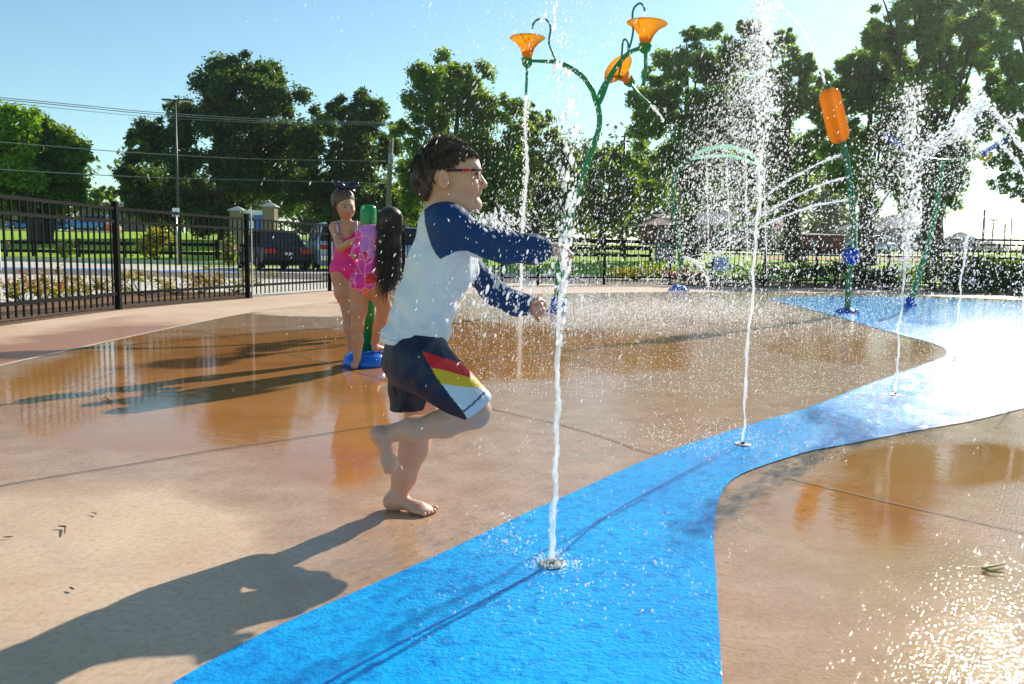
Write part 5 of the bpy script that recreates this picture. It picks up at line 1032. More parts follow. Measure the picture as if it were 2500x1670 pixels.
def hand(s, wrist, d, pn, sz=1.0, curl=(.5, .6, .5), spread=.12, side=1, thumb=.7):
    """palm + five fingers; d = along the hand, pn = palm normal (fingers curl towards it), side = thumb side"""
    d = Vector(d).normalized(); pn = Vector(pn); pn = (pn - d * pn.dot(d)).normalized(); ac = d.cross(pn) * side; w = Vector(wrist)
    R = np.array(Matrix((d, ac, pn)).transposed()); s.ell(w + d * .030 * sz, (.034 * sz, .026 * sz, .012 * sz), R, .008); s.cap(w, w + d * .03 * sz, .016 * sz, .016 * sz, .012)
    for i in range(4):
        off = (1.5 - i) * .0135 * sz; p = w + d * (.052 - .004 * abs(i - 1.2)) * sz + ac * off; f = (d + ac * (1.5 - i) * spread).normalized(); Ls = [(.023, .015, .012), (.026, .017, .013), (.024, .016, .012), (.018, .012, .010)][i]; ang = 0
        for j in range(3):
            ang += curl[j]; v = f * math.cos(ang) + pn * math.sin(ang); q = p + v * Ls[j] * sz; s.cap(p, q, (.0074 - .0006 * j) * sz, (.0070 - .0008 * j) * sz, .003); p = q
    p = w + d * .012 * sz + ac * .018 * sz; v = (d * .6 + ac * .7 + pn * thumb * .5).normalized(); q = p + v * .026 * sz; s.cap(p, q, .010 * sz, .0085 * sz, .005)
    v = (d * .85 + ac * .15 + pn * thumb).normalized(); s.cap(q, q + v * .020 * sz, .0082 * sz, .0065 * sz, .003)
def foot(s, heel, toe, up, sz=1.0, side=1, w=.034, k=.012):
    """heel->toe with arch, instep and five toes; side = big-toe side"""
    heel = Vector(heel); toe = Vector(toe); d = (toe - heel).normalized(); L = (toe - heel).length; up = Vector(up); up = (up - d * up.dot(d)).normalized(); ac = d.cross(up) * side
    R = np.array(Matrix((d, ac, up)).transposed()); s.ell(heel + d * .020 * sz + up * .022 * sz, (.026 * sz, .022 * sz, .023 * sz), R, k)
    s.cap(heel + d * .03 * sz + up * .030 * sz, heel + d * (L * .70) + up * .018 * sz, .024 * sz, .015 * sz, k); s.ell(heel + d * L * .70 + up * .013 * sz, (L * .22, w * sz, .0135 * sz), R, k)
    for i in range(5):
        o = (2 - i) * .0125 * sz; e = [.0, -.002, -.006, -.011, -.017][i] * sz; r = [.0105, .0078, .0074, .0070, .0066][i] * sz
        s.cap(heel + d * L * .78 + ac * o + up * .010 * sz, heel + d * (L - r + e) + ac * o * 1.05 + up * r * .95, r, r * .92, .003)
def polyd(s, poly, Y, k=0):
    """keep only what lies inside a silhouette polygon (photo px at depth Y): cloth edges, hairline"""
    g = s.grid(); Z = np.broadcast_to(g[2][0, 0], (s.n[0], s.n[2])); Xg = np.broadcast_to(g[0][:, 0, 0][:, None], (s.n[0], s.n[2]))
    V = np.stack([Xg, np.full_like(Xg, Y), Z], -1).reshape(-1, 3); p = PX(V); q = np.array([np.array(W(a, b, Y))[[0, 2]] for a, b in poly]); ins = in_poly(p, poly); dm = np.full(len(p), 9.0); xz = V[:, [0, 2]]
    for i in range(len(q)):
        a, b = q[i], q[(i + 1) % len(q)]; ab = b - a; t = np.clip(((xz - a) @ ab) / (ab @ ab), 0, 1); dm = np.minimum(dm, np.linalg.norm(xz - a - t[:, None] * ab, axis=1))
    sd = np.where(ins, -dm, dm).reshape(s.n[0], 1, s.n[2]).astype(np.float32); return sd
def strands(name, roots, dirs, lens, r0, mat, parent, seg=5, droop=.0, seed=0, curl=.0):
    """thin tapered hair tubes"""
    r = np.random.default_rng(seed); V, F = [], []; n = 0
    for p, d, L in zip(roots, dirs, lens):
        p = np.array(p, float); d = np.array(d, float); d /= np.linalg.norm(d); pts = [p]
        for i in range(seg): d = d + np.array([0, 0, -droop]) + r.normal(size=3) * curl; d /= np.linalg.norm(d); pts.append(pts[-1] + d * L / seg)
        u = np.cross(d, [.2, .9, .3]); u /= np.linalg.norm(u); v = np.cross(d, u)
        for i, q in enumerate(pts):
            rr = r0 * (1 - .85 * i / seg)
            for k in range(3): a = k * 2.094; V.append(q + (u * math.cos(a) + v * math.sin(a)) * rr)
        for i in range(seg):
            for k in range(3): F.append((n + i * 3 + k, n + i * 3 + (k + 1) % 3, n + i * 3 + 3 + (k + 1) % 3, n + i * 3 + 3 + k))
        n += (seg + 1) * 3
    return npmesh(name, np.array(V), np.array(F), mat, parent, True)
SK = np.array([.66, .37, .25])
def skin_cols(V, spots, base=SK):
    c = np.tile(base, (len(V), 1)).astype(float)
    for (p, r, col, a) in spots:
        w = np.exp(-(np.linalg.norm(V - np.array(p), axis=1) / r) ** 2)[:, None] * a; c = c * (1 - w) + np.array(col) * w
    return c
# ------------------------------------------------------------------ the boy
YB = 2.24
def b(px, py, dy=0.0): return W(px, py, YB + dy)
gf = G(1000, 1262); boy = thing('person', (gf.x, gf.y, 0), 'boy with glasses and blue-sleeved white swim shirt hopping on one foot', 'person')
lo = b(860, 1300, -.3); hi = b(1420, 320, .3); lo = (lo.x - .03, YB - .24, -.01); hi = (hi.x + .03, YB + .24, hi.z + .03)
def torso(s, o=0.0, k=.03):
    s.cap(b(1092, 580), b(1068, 660), .078 + o, .082 + o, k, 1.22).cap(b(1068, 660), b(1040, 740), .080 + o, .077 + o, k, 1.25).cap(b(1040, 740), b(1012, 830), .078 + o, .084 + o, k, 1.25)
    s.ell(b(1085, 545), (.062 + o, .115 + o, .052 + o), None, k); s.cap(b(1094, 545, -.06), b(1100, 548, -.108), .046 + o, .046 + o, k); s.cap(b(1094, 545, .06), b(1100, 552, .108), .046 + o, .046 + o, k)
B = SDF(lo, hi, .0027); torso(B, -.012)
B.cap(b(1012, 835), b(1015, 870), .070, .072, .03, 1.2)                              # pelvis
B.cap(b(1072, 535, 0), b(1082, 490, 0), .047, .044, .02)                             # neck
B.chain([b(1100, 550, -.11), b(1212, 600, -.135), b(1335, 607, -.115)], [.036, .028, .019], .02); B.chain([b(1100, 555, .11), b(1155, 660, .13), b(1205, 712, .14), b(1290, 745, .10)], [.034, .024, .024, .018], .015)
hand(B, b(1337, 607, -.115), b(1400, 606, -.10) - b(1337, 607, -.115), (-.15, .2, -1), .95, (.75, .9, .6), side=-1); hand(B, b(1290, 745, .10), b(1345, 744, .06) - b(1290, 745, .10), (-.2, -.9, -.35), .98, (1.2, 1.3, .9), side=1, thumb=1.0)
B.chain([b(1025, 880, -.065), b(1158, 1000, -.085)], [.078, .044], .03)               # near thigh
B.ell(b(1160, 1003, -.087), (.041, .040, .040), None, .02)
B.chain([b(1155, 1012, -.085), b(1085, 1034, -.075), b(1010, 1048, -.07), b(930, 1062, -.06)], [.040, .038, .034, .021], .02)
foot(B, b(903, 1052, -.06), b(962, 1163, -.075), (.75, -.55, .35), .92, side=-1, w=.033, k=.016)
B.chain([b(1020, 880, .06), b(1030, 1000, .06)], [.078, .047], .03); B.chain([b(1030, 1000, .06), b(1012, 1090, .055), b(988, 1160, .05), b(968, 1222, .045)], [.046, .043, .036, .024], .02)
fy = W(968, 1225, YB + .045); heel = Vector((W(940, 1240, YB + .045).x, YB + .05, .002)); toe = Vector((W(1064, 1262, YB + .02).x, YB + .005, .001)); foot(B, heel, toe, (0, 0, 1), 1.0, side=-1, w=.034, k=.018)
# head
HR = np.array(Matrix.Rotation(math.radians(-6), 3, 'Y'))
B.ell(b(1086, 419), (.088, .071, .080), None, .02).ell(b(1130, 412), (.050, .056, .056), None, .02).ell(b(1122, 455), (.056, .056, .066), None, .02)
B.cap(b(1108, 488, -.040), b(1155, 502, -.010), .024, .018, .018).cap(b(1108, 488, .040), b(1155, 502, .010), .024, .018, .018).ell(b(1160, 500), (.019, .022, .017), None, .012).ell(b(1125, 500), (.038, .036, .020), None, .02)
B.cap(b(1160, 414, -.022), b(1160, 414, .022), .013, .013, .012)                       # brow
B.ell(b(1150, 458, -.032), (.022, .020, .022), None, .014).ell(b(1150, 458, .032), (.022, .020, .022), None, .014)
B.ell(b(1169, 429, -.026), (.013, .014, .010), None, .006, 'sub').ell(b(1169, 429, .026), (.013, .014, .010), None, .006, 'sub')
B.cap(b(1167, 424), b(1180, 449), .0068, .0098, .007).ell(b(1181.5, 452), (.0100, .0105, .0090), None, .005).ell(b(1172, 456, -.010), (.008, .006, .006), None, .004).ell(b(1172, 456, .010), (.008, .006, .006), None, .004)
B.cap(b(1166, 463), b(1167, 469), .012, .011, .008); B.cap(b(1159, 471, -.022), b(1168, 469.5, 0), .0045, .0062, .004).cap(b(1159, 471, .022), b(1168, 469.5, 0), .0045, .0062, .004)
B.cap(b(1156, 477, -.020), b(1165, 480.5, 0), .0045, .0065, .004).cap(b(1156, 477, .020), b(1165, 480.5, 0), .0045, .0065, .004)
B.cap(b(1160, 474.5, -.019), b(1168, 475, 0), .0028, .0034, .002, op='sub').cap(b(1160, 474.5, .019), b(1168, 475, 0), .0028, .0034, .002, op='sub')
for s_ in (-1, 1):                                                                    # ears
    er = np.array((Matrix.Rotation(.35 * s_, 3, 'Z') @ Matrix.Rotation(-.15, 3, 'Y'))); c = b(1083, 437, .078 * s_); B.ell(c, (.017, .008, .027), er, .006); B.ell(c + Vector((.003, .008 * s_, .004)), (.0095, .006, .017), er, .004, 'sub'); B.ell(b(1088, 455, .074 * s_), (.009, .007, .009), None, .006)
[B.cap(b(1168, 458, -.015 * s_), b(1158, 492, -.027 * s_), .0034, .0030, .004, op='sub') for s_ in (-1, 1)]; [B.cap(b(1163, 426, .015 * s_), b(1159, 431, .042 * s_), .006, .004, .004) for s_ in (-1, 1)]
V, Fq = B.mesh(); V = smoothV(V, Fq, 1, .4)
sp = [(b(1090, 437, -.085), .022, (.75, .30, .20), .6), (b(1168, 470), .008, (.60, .16, .14), .9), (b(1165, 480), .009, (.62, .17, .15), .9), (b(1160, 471, -.022), .008, (.6, .17, .14), .8), (b(1145, 465, -.05), .022, (.68, .27, .22), .5), (b(1180, 452), .012, (.70, .32, .25), .5),
      (b(1330, 745, .08), .05, (.62, .28, .24), .55), (b(1370, 607, -.1), .05, (.66, .30, .26), .6), (b(905, 1058, -.06), .03, (.62, .28, .26), .5), (b(955, 1155, -.07), .022, (.64, .28, .26), .6), (b(1060, 1262, .0), .02, (.62, .22, .20), .7), (b(1160, 1010, -.1), .05, (.58, .30, .27), .5)]
npmesh('body', V, Fq, M['skin'], boy, True, skin_cols(V, sp))
for s_ in (-1, 1):
    MB().ell(b(1162, 429, .026 * s_), (.0095, .0095, .0085), n=16, m=10).build('eye', M['eye_white'], boy, True)
    MB().ell(b(1167.5, 429, .027 * s_), (.0042, .005, .005), n=12, m=8).build('iris', M['iris'], boy, True)
    MB().cap if False else None
m = MB(); m.tube([b(1160, 474, -.017), b(1165.5, 474, -.008), b(1166.5, 474, 0), b(1165.5, 474, .008), b(1160, 474, .017)], .0030, 8); m.build('teeth', M['teeth'], boy, True)
m = MB(); [m.tube([b(1158, 424, .014 * s_ + s_ * .0), b(1169, 424.5, .026 * s_), b(1160, 426, .041 * s_)], [.0025, .0045, .002], 6) for s_ in (-1, 1)]; m.build('eyebrows', M['hair_side'], boy, True)
# glasses
gl_ = MB()
for s_ in (-1, 1): gl_.tube([b(1090, 418, .082 * s_), b(1097, 416, .080 * s_), b(1150, 415, .069 * s_), b(1172, 414, .060 * s_)], [.002, .0032, .0034, .0034], 8)
go = gl_.build('glasses', M['frame'], boy, True)
m = MB(); [m.tube([b(1128, 415.2, .0755 * s_), b(1150, 415, .0705 * s_)], .0038, 8) for s_ in (-1, 1)]; m.build('temple_accent', M['frame_red'], go, True)
for s_ in (-1, 1):
    c = b(1176, 428, .031 * s_); rim = []; 
    for q in np.linspace(0, 2 * math.pi, 25):
        cx = .028 * np.sign(math.cos(q)) * abs(math.cos(q)) ** .6; cz = .0165 * np.sign(math.sin(q)) * abs(math.sin(q)) ** .6; rim.append(c + Vector((-abs(cx) * .12 - (cx * s_ > 0) * abs(cx) * .22, cx, cz)))
    MB().tube(rim, .0019, 6).build('rim', M['frame_red'], go, True); m = MB(); m.add([tuple(q + Vector((.0008, 0, 0))) for q in rim[:-1]] + [tuple(q - Vector((.0008, 0, 0))) for q in rim[:-1]], [tuple(range(24)), tuple(range(24, 48))[::-1]]); m.build('lens', M['lens'], go)
MB().tube([b(1177.5, 423, -.006), b(1178.5, 421, 0), b(1177.5, 423, .006)], .0018, 6).build('bridge', M['frame'], go, True)
# hair
H = SDF(b(980, 520, -.13), (b(1200, 320).x, YB + .13, b(1200, 320).z), .0032); H.ell(b(1086, 418), (.0905, .0740, .0825), None, .0).ell(b(1046, 450), (.049, .055, .052), None, .03).ell(b(1118, 393), (.060, .058, .043), None, .03)
sd = polyd(H, [(1040, 489), (985, 450), (985, 330), (1180, 325), (1182, 372), (1167, 380), (1144, 382), (1122, 400), (1108, 411), (1089, 417), (1071, 421), (1062, 440), (1055, 463)], YB)
H.d = np.maximum(H.d, sd); V, Fq = H.mesh(); V = smoothV(V, Fq, 2, .5); pp_ = PX(V)
fade = np.clip((pp_[:, 1] - 400 - np.clip(1090 - pp_[:, 0], -40, 70) * .12) / 62, 0, 1)[:, None]; M['hair_base'] = mat_cloth('cropped_hair', .55, 0.02, (90, 90, 30), .5)
hair = npmesh('hair', V, Fq, M['hair_base'], boy, True, np.array([.030, .018, .011]) * (1 - fade) + np.array([.20, .115, .075]) * fade)
r = np.random.default_rng(3); cc = np.array(b(1082, 411)); rad_ = np.array([.094, .076, .086])
def comb(p):                                   # combing direction at a scalp point
    d = (p - cc) / rad_; d /= np.linalg.norm(d); up_ = max(0, d[2]); g_ = np.array([.55 + .7 * up_, .30 * d[1], -.95 + .55 * up_]); g_ -= d * (g_ @ d); return g_ / np.linalg.norm(g_), d
top_ok = in_poly(pp_, [(1058, 440), (1003, 452), (990, 330), (1182, 320), (1190, 378), (1168, 381), (1142, 380), (1120, 396), (1104, 406), (1088, 412), (1072, 418)]); cand = np.where(top_ok)[0]
gi = r.choice(cand, 420); tips = []
for i in gi:
    g_, d = comb(V[i]); L = (.030 + .016 * r.random()) if d[2] > .15 else .018; L *= .78; L *= .45 if d[0] > .45 else (.8 if d[0] > .2 else 1); tips.append(V[i] + (g_ + d * (.05 + .22 * (r.random() < .15)) + r.normal(size=3) * .22) * L)
tips = np.array(tips); rt, dr, ln = [], [], []
for i in r.choice(cand, 9000):
    p = V[i]; k = np.argmin(((V[gi] - p) ** 2).sum(1)); g_, d = comb(p); v = tips[k] - p; v = v + r.normal(size=3) * .0022; L = np.linalg.norm(v)
    if L > .06: continue
    rt.append(p - d * .001); dr.append(v / L + d * .24); ln.append(L * 1.02)
hk = r.random(len(rt)) < .24; pick = lambda L, k: [q for q, z in zip(L, k) if z]
def clumped(name, R0, D0, L0, r0, mat, seed):  # strands that bow up from the scalp and meet at their clump's tip
    return strands(name, R0, D0, L0, r0, mat, hair, 4, .13, seed, .02)
clumped('hair_strands', pick(rt, ~hk), pick(dr, ~hk), pick(ln, ~hk), .0010, M['hair_brown'], 4); clumped('highlight_strands', pick(rt, hk), pick(dr, hk), pick(ln, hk), .0010, M['hair_side'], 44)  # the lighter strands put the wet hair's highlights into their colour
sd_ok = np.where(~top_ok & (pp_[:, 1] > 395))[0]; rt, dr, ln = [], [], []
for i in r.choice(sd_ok, 3000): g_, d = comb(V[i]); rt.append(V[i]); dr.append(g_ + d * .35 + r.normal(size=3) * .12); ln.append(.007 + .004 * r.random())
strands('side_stubble', rt, dr, ln, .0007, M['hair_side'], hair, 2, .0, 45, .02)
rt, dr, ln = [], [], []
for _ in range(160):
    p = np.array(b(1020 + 140 * r.random(), 0, 0)); x = 1040 + 118 * r.random(); th = (x - 1082) / 80; p = cc + np.array([.094 * th * .95, .05 * r.normal() * .5, .086 * math.sqrt(max(.05, 1 - th * th * .9)) - .002]); rt.append(p); dr.append([.5 + .6 * r.normal(), .5 * r.normal(), .7]); ln.append(.014 + .012 * r.random())
strands('loose_tufts', rt, dr, ln, .0011, M['hair_tip'], hair, 4, .25, 5, .1)
# shirt
T_ = SDF(lo, hi, .0026); torso(T_, .006); T_.ell(b(1012, 820), (.092, .108, .045), None, .03).cap(b(1112, 600), b(1125, 655), .055, .052, .03, 1.5)
T_.chain([b(1100, 547, -.112), b(1165, 586, -.13), b(1235, 604, -.136), b(1300, 608, -.122), b(1338, 607, -.115)], [.049, .041, .041, .036, .026], .025)
T_.chain([b(1100, 555, .112), b(1155, 660, .13), b(1205, 712, .14), b(1260, 742, .115), b(1297, 746, .10)], [.048, .034, .036, .033, .030], .025)
T_.cap(b(1090, 640, -.09), b(1100, 590, -.11), .02, .03, .03)
T_.d = np.maximum(T_.d, -(T_.d + .006))
T_.planes_local(b(1345, 607, -.115), (1, .05, 0), b(1370, 607, -.115), .07); T_.planes_local(b(1299, 746, .10), (1, -.3, .05), b(1330, 746, .09), .07)
nk = b(1078, 512); T_.ell(b(1086, 480), (.060, .062, .040), None, .004, 'sub')
hem0, hem1 = b(925, 829), b(1091, 851); hv = (hem1 - hem0).normalized(); T_.planes_local(b(1010, 839), (hv.z, 0, -hv.x) if hv.x > 0 else (0, 0, -1), b(1010, 870), .26)
V, Fq = T_.mesh(); V = smoothV(V, Fq, 2, .5); pp_ = PX(V); yy = V[:, 1] - YB
white = np.array([.95, .96, 1.0]); blue = np.array([.004, .055, .20]); seam = [(1046, 400), (1036, 511), (1037, 543), (1045, 575), (1053, 600), (1064, 620), (1076, 633), (1092, 624), (1112, 614), (1140, 612), (1165, 624), (1500, 760), (1500, 400)]
near_ = in_poly(pp_, seam) & (yy < .03) & ~((yy > -.085) & (pp_[:, 1] > 560) & (pp_[:, 0] > 1128)); col_ = (pp_[:, 1] < 515) & (pp_[:, 0] > 1030)
far_ = (yy > .0) & (pp_[:, 0] > 1152) & (pp_[:, 1] > 636) | (yy > .03) & (in_poly(pp_, [(1050, 400), (1036, 540), (1075, 640), (1120, 640), (1150, 640), (1146, 720), (1500, 800), (1500, 400)]) & (yy > .085) | (yy > .10) & (pp_[:, 0] > 1128))
cb = np.where((near_ | col_ | far_)[:, None], blue, white); hemd = np.abs(((V - np.array(hem0)) @ np.array((hv.z, 0, -hv.x))) + .018) < .0022; cb[hemd & ~near_] *= .72
# real folds: shallow waves running down the cloth
w_ = np.sin(V[:, 0] * 95 + V[:, 2] * 38 + 2.2 * np.sin(V[:, 2] * 21) + yy * 30) * .0036 + np.sin(V[:, 0] * 52 - V[:, 2] * 70) * .0022; cen = np.stack([np.interp(V[:, 2], [.4, .8, 1.2], [b(1010, 830).x, b(1060, 680).x, b(1095, 540).x]), np.full(len(V), YB), V[:, 2]], 1); dv = V - cen; dv /= np.linalg.norm(dv, axis=1)[:, None]
V = V + dv * (w_ * np.clip((pp_[:, 1] - 560) / 120, 0.15, 1))[:, None]; npmesh('shirt', V, Fq, M['shirt'], boy, True, cb)
# shorts
Q = SDF(lo, (hi[0], hi[1], b(1000, 780).z), .0025); Q.cap(b(1020, 790), b(1015, 880), .085, .090, .03, 1.2); Q.cap(b(1022, 880, -.06), b(1150, 985, -.085), .088, .060, .03); Q.chain([b(1012, 885, .06), b(1005, 990, .06)], [.086, .066], .03); Q.ell(b(975, 880), (.045, .07, .05), None, .03)
Q.d = np.maximum(Q.d, -(Q.d + .006)); ht, hb_ = b(1187, 982, -.085), b(1128, 1030, -.085); hn = (ht - hb_).normalized(); Q.planes_local(b(1160, 1004, -.085), (-hn.z if hn.z < 0 else hn.z, 0, -abs(hn.x)), b(1175, 1020, -.085), .09)
Q.planes_local(b(1000, 997, .06), (.10, 0, -1), b(1000, 1040, .06), .10); Q.planes_local(b(1010, 806), (hv.z * -1, 0, hv.x), b(1010, 760), .2); Q.plane((0, 0, b(1000, 1036).z), (0, 0, -1))
V, Fq = Q.mesh(); V = smoothV(V, Fq, 2, .5); pp_ = PX(V); cs = np.tile(np.array([.008, .013, .045]), (len(V), 1)); nr = V[:, 1] < YB - .02
for poly, cc_ in (([(1030, 857), (1051, 897), (1100, 908), (1152, 923), (1190, 900), (1150, 870), (1120, 884), (1086, 875)], (.72, .012, .012)), ([(1051, 897), (1077, 937), (1120, 943), (1200, 954), (1200, 910), (1152, 923), (1100, 908)], (.78, .50, .012)), ([(1077, 937), (1131, 1006), (1146, 1030), (1230, 1010), (1220, 954), (1120, 943)], (.66, .72, .82))): cs[in_poly(pp_, poly) & nr] = cc_
hd = ((V - np.array(b(1160, 1004, -.085))) @ np.array(((-hn.z if hn.z < 0 else hn.z), 0, -abs(hn.x)))); ln_ = (np.abs(hd + .028) < .0026); cs[ln_ & in_poly(pp_, [(1100, 960), (1146, 1035), (1230, 1010), (1220, 940)])] = (.03, .06, .16)
w_ = np.sin(V[:, 0] * 60 - V[:, 2] * 80 + 2 * np.sin(V[:, 0] * 25)) * .0025; V[:, 1] += w_ * np.sign(YB - V[:, 1]) * -1; V[:, 0] += w_ * .5; npmesh('shorts', V, Fq, M['shorts'], boy, True, cs)
# ------------------------------------------------------------------ girl in pink, facing the camera three-quarter
YG = 5.5
def g1(px, py, dy=0.0): return W(px, py, YG + dy)
p0 = g1(855, 880); ga = thing('person', (p0.x, YG, 0), 'girl in plain hot pink swimsuit with navy hair bow, one hand on the green post', 'person')
lo1 = (g1(790, 900).x, YG - .52, -.01); hi1 = (g1(925, 900).x, YG + .2, g1(850, 440).z)
def t1(s, o=0.0, k=.03):
    s.cap(g1(846, 560), g1(843, 615), .070 + o, .068 + o, k, .78).cap(g1(843, 615), g1(842, 650), .068 + o, .084 + o, k, .8).cap(g1(834, 655, 0), g1(856, 655, 0), .073 + o, .073 + o, k, .9); s.cap(g1(818, 553), g1(875, 553), .034 + o, .034 + o, k)
A1 = SDF(lo1, hi1, .0045); t1(A1, -.002); A1.cap(g1(845, 548), g1(843, 520), .030, .030, .02)
A1.chain([g1(816, 556, 0), g1(832, 604, -.10), g1(886, 578, -.30)], [.036, .029, .019], .02); A1.chain([g1(876, 556, 0), g1(884, 600, -.12), g1(906, 575, -.22)], [.034, .027, .019], .02)
hand(A1, g1(886, 578, -.30), g1(900, 563, -.31) - g1(886, 578, -.30), (.5, .8, .1), .95, (.25, .3, .25), side=1, thumb=.1); hand(A1, g1(906, 575, -.22), g1(914, 562, -.26) - g1(906, 575, -.22), (-.3, -.9, .1), .9, (.5, .5, .4), side=-1)
A1.chain([g1(831, 670, -.01), g1(838, 715, -.01), g1(850, 760, -.01), g1(852, 800, 0), g1(858, 858, .02)], [.069, .058, .040, .037, .024], .025); A1.chain([g1(862, 670, .02), g1(872, 720, .03), g1(876, 765, .04), g1(876, 805, .05), g1(874, 850, .07)], [.067, .055, .040, .037, .024], .025)
for fx, fy_ in ((858, 0.0), (874, .06)): pz = g1(fx, 870, fy_); foot(A1, (pz.x - .02, YG + fy_ + .03, .002), (pz.x + .05, YG + fy_ - .13, .001), (0, 0, 1), 1.0, 1)
hc = g1(842, 498)
A1.ell(g1(838, 490, .01), (.078, .085, .082), None, .02).ell(g1(845, 510, -.02), (.062, .062, .070), None, .02).ell(g1(849, 524, -.045), (.030, .028, .024), None, .015)
fw = Vector((.42, -.9, -.12)).normalized(); rt_ = Vector((.9, .42, 0)).normalized(); fc = g1(845, 505, -.02)
def fpt(u, v, d): return fc + rt_ * u + Vector((0, 0, 1)) * v + fw * d
A1.ell(fpt(-.026, .002, .060), (.012, .012, .009), None, .006, 'sub').ell(fpt(.026, .002, .060), (.012, .012, .009), None, .006, 'sub').cap(fpt(0, .004, .058), fpt(0, -.022, .068), .006, .009, .008)
A1.cap(fpt(-.018, -.044, .056), fpt(.018, -.044, .056), .006, .006, .006).ell(fpt(-.034, -.024, .042), .018, None, .012).ell(fpt(.034, -.024, .042), .018, None, .012).ell(fpt(-.072, -.008, -.01), (.010, .016, .021), None, .006)
V, Fq = A1.mesh(); V = smoothV(V, Fq, 1, .4)
npmesh('body', V, Fq, M['skin'], ga, True, skin_cols(V, [(fpt(-.01, -.044, .062), .010, (.50, .10, .09), .9), (fpt(.01, -.044, .062), .010, (.50, .10, .09), .9), (fpt(-.036, -.024, .05), .022, (.62, .25, .20), .4)], SK * np.array([.86, .76, .66])))
for u in (-.026, .026):
    MB().ell(fpt(u, .002, .053), (.0095, .0095, .0055), n=12, m=8).build('eye', M['eye_white'], ga, True); MB().ell(fpt(u + .002, .001, .0605), (.0060, .004, .0052), n=10, m=6).build('iris', M['iris'], ga, True)
m = MB(); [m.tube([fpt(u - .014, .016, .058), fpt(u, .020, .062), fpt(u + .014, .016, .058)], .0022, 6) for u in (-.026, .026)]; m.build('eyebrows', M['hair_tip'], ga, True)
H = SDF((hc.x - .15, YG - .14, hc.z - .1), (hc.x + .15, YG + .14, hc.z + .14), .005); H.ell(g1(837, 488, .012), (.083, .090, .087), None, .0)
g = H.grid(); f_ = fpt(0, .030, .045); dcut = (g[0] - f_.x) * fw.x + (g[1] - f_.y) * fw.y + (g[2] - f_.z) * (fw.z - .75); H.d = np.maximum(H.d, (dcut / 1.25).astype(np.float32)); H.ell(g1(838, 462, .03), (.035, .035, .025), None, .01)
V, Fq = H.mesh(); V = smoothV(V, Fq, 2); hr = npmesh('hair', V, Fq, M['hair_tip'], ga, True); r = np.random.default_rng(9); rt, dr, ln = [], [], []; tp_ = np.array(g1(838, 462, .03))
for _ in range(900):
    i = r.integers(len(V)); p = V[i]; rt.append(p); dr.append((tp_ - p) + r.normal(size=3) * .02); ln.append(.03 + .02 * r.random())
strands('hair_strands', rt, dr, ln, .0014, M['hair_brown'], hr, 4, .0, 5, .06)
rt = [np.array(fpt(-.078, .0 + .02 * r.normal(), -.01 + .02 * r.random())) for _ in range(60)]; strands('side_locks', rt, [(r.normal() * .2, r.normal() * .2, -1) for _ in rt], [.05 + .05 * r.random() for _ in rt], .0016, M['hair_tip'], hr, 6, .1, 6, .2)
bw = g1(845, 458, -.03); m = MB()
for s_ in (-1, 1):
    m.ell(bw + rt_ * .042 * s_ + Vector((0, 0, .012)), (.042, .020, .026), np.array((Matrix.Rotation(math.atan2(rt_.y, rt_.x), 3, 'Z') @ Matrix.Rotation(-.45 * s_, 3, 'Y'))), 14, 9); m.ell(bw + rt_ * .070 * s_ + Vector((0, 0, .030)), (.020, .012, .016), None, 10, 6)
    m.tube([bw, bw + rt_ * .035 * s_ - Vector((0, 0, .012)), bw + rt_ * .062 * s_ - Vector((0, 0, .030))], [.006, .010, .012], 6)
m.ell(bw, (.014, .014, .015), None, 10, 6); m.build('hair_bow', M['bow'], ga, True)
S1 = SDF(lo1, hi1, .0045); t1(S1, .006); S1.cap(g1(833, 662), g1(857, 662), .074, .074, .03, .95)
sd = polyd(S1, [(820, 552), (829, 568), (838, 578), (848, 583), (858, 578), (867, 566), (874, 552), (880, 570), (886, 620), (880, 660), (868, 680), (853, 702), (840, 685), (825, 668), (812, 680), (805, 665), (812, 600), (818, 575)], YG); S1.d = np.maximum(S1.d, sd)
V, Fq = S1.mesh(); V = smoothV(V, Fq, 1); so_ = npmesh('swimsuit', V, Fq, M['suit'], ga, True, np.tile(np.array([.95, .015, .28]), (len(V), 1)))
M['strap'] = simple('patterned_strap', (.45, .30, .60), .5, .9, 60)
for L in ([(826, 572, -.075), (824, 552, -.055), (824, 541, .0), (826, 560, .06)], [(870, 572, -.07), (871, 552, -.055), (871, 541, .0), (870, 560, .06)]): MB().tube(fit([g1(*q) for q in L], 12), .008, 8).build('strap', M['strap'], so_, True)
# ------------------------------------------------------------------ girl in floral suit, seen from behind
YH = 5.08
def g2(px, py, dy=0.0): return W(px, py, YH + dy)
gt = G(870, 903); gb = thing('person', (gt.x, YH, 0), 'girl with long wet dark hair in a floral swimsuit, one foot on the blue dome', 'person')
lo2 = (g2(840, 900).x, YH - .3, -.01); hi2 = (g2(1005, 900).x, YH + .35, g2(950, 495).z)
def t2(s, o=0.0, k=.03):
    s.cap(g2(912, 580, .03), g2(905, 640, .01), .075 + o, .071 + o, k, .8).cap(g2(905, 640, .01), g2(896, 690, 0), .071 + o, .086 + o, k, .95); s.cap(g2(882, 690, -.01), g2(918, 692, 0), .072 + o, .072 + o, k); s.cap(g2(892, 566, .04), g2(945, 572, .03), .034 + o, .034 + o, k)
A2 = SDF(lo2, hi2, .0045); t2(A2, -.002); A2.cap(g2(938, 570, .03), g2(950, 545, .02), .034, .034, .02); A2.ell(g2(953, 540, .0), (.078, .085, .085), None, .02).ell(g2(950, 552, .05), (.055, .05, .06), None, .02).cap(g2(950, 548, .09), g2(949, 556, .10), .008, .01, .01)
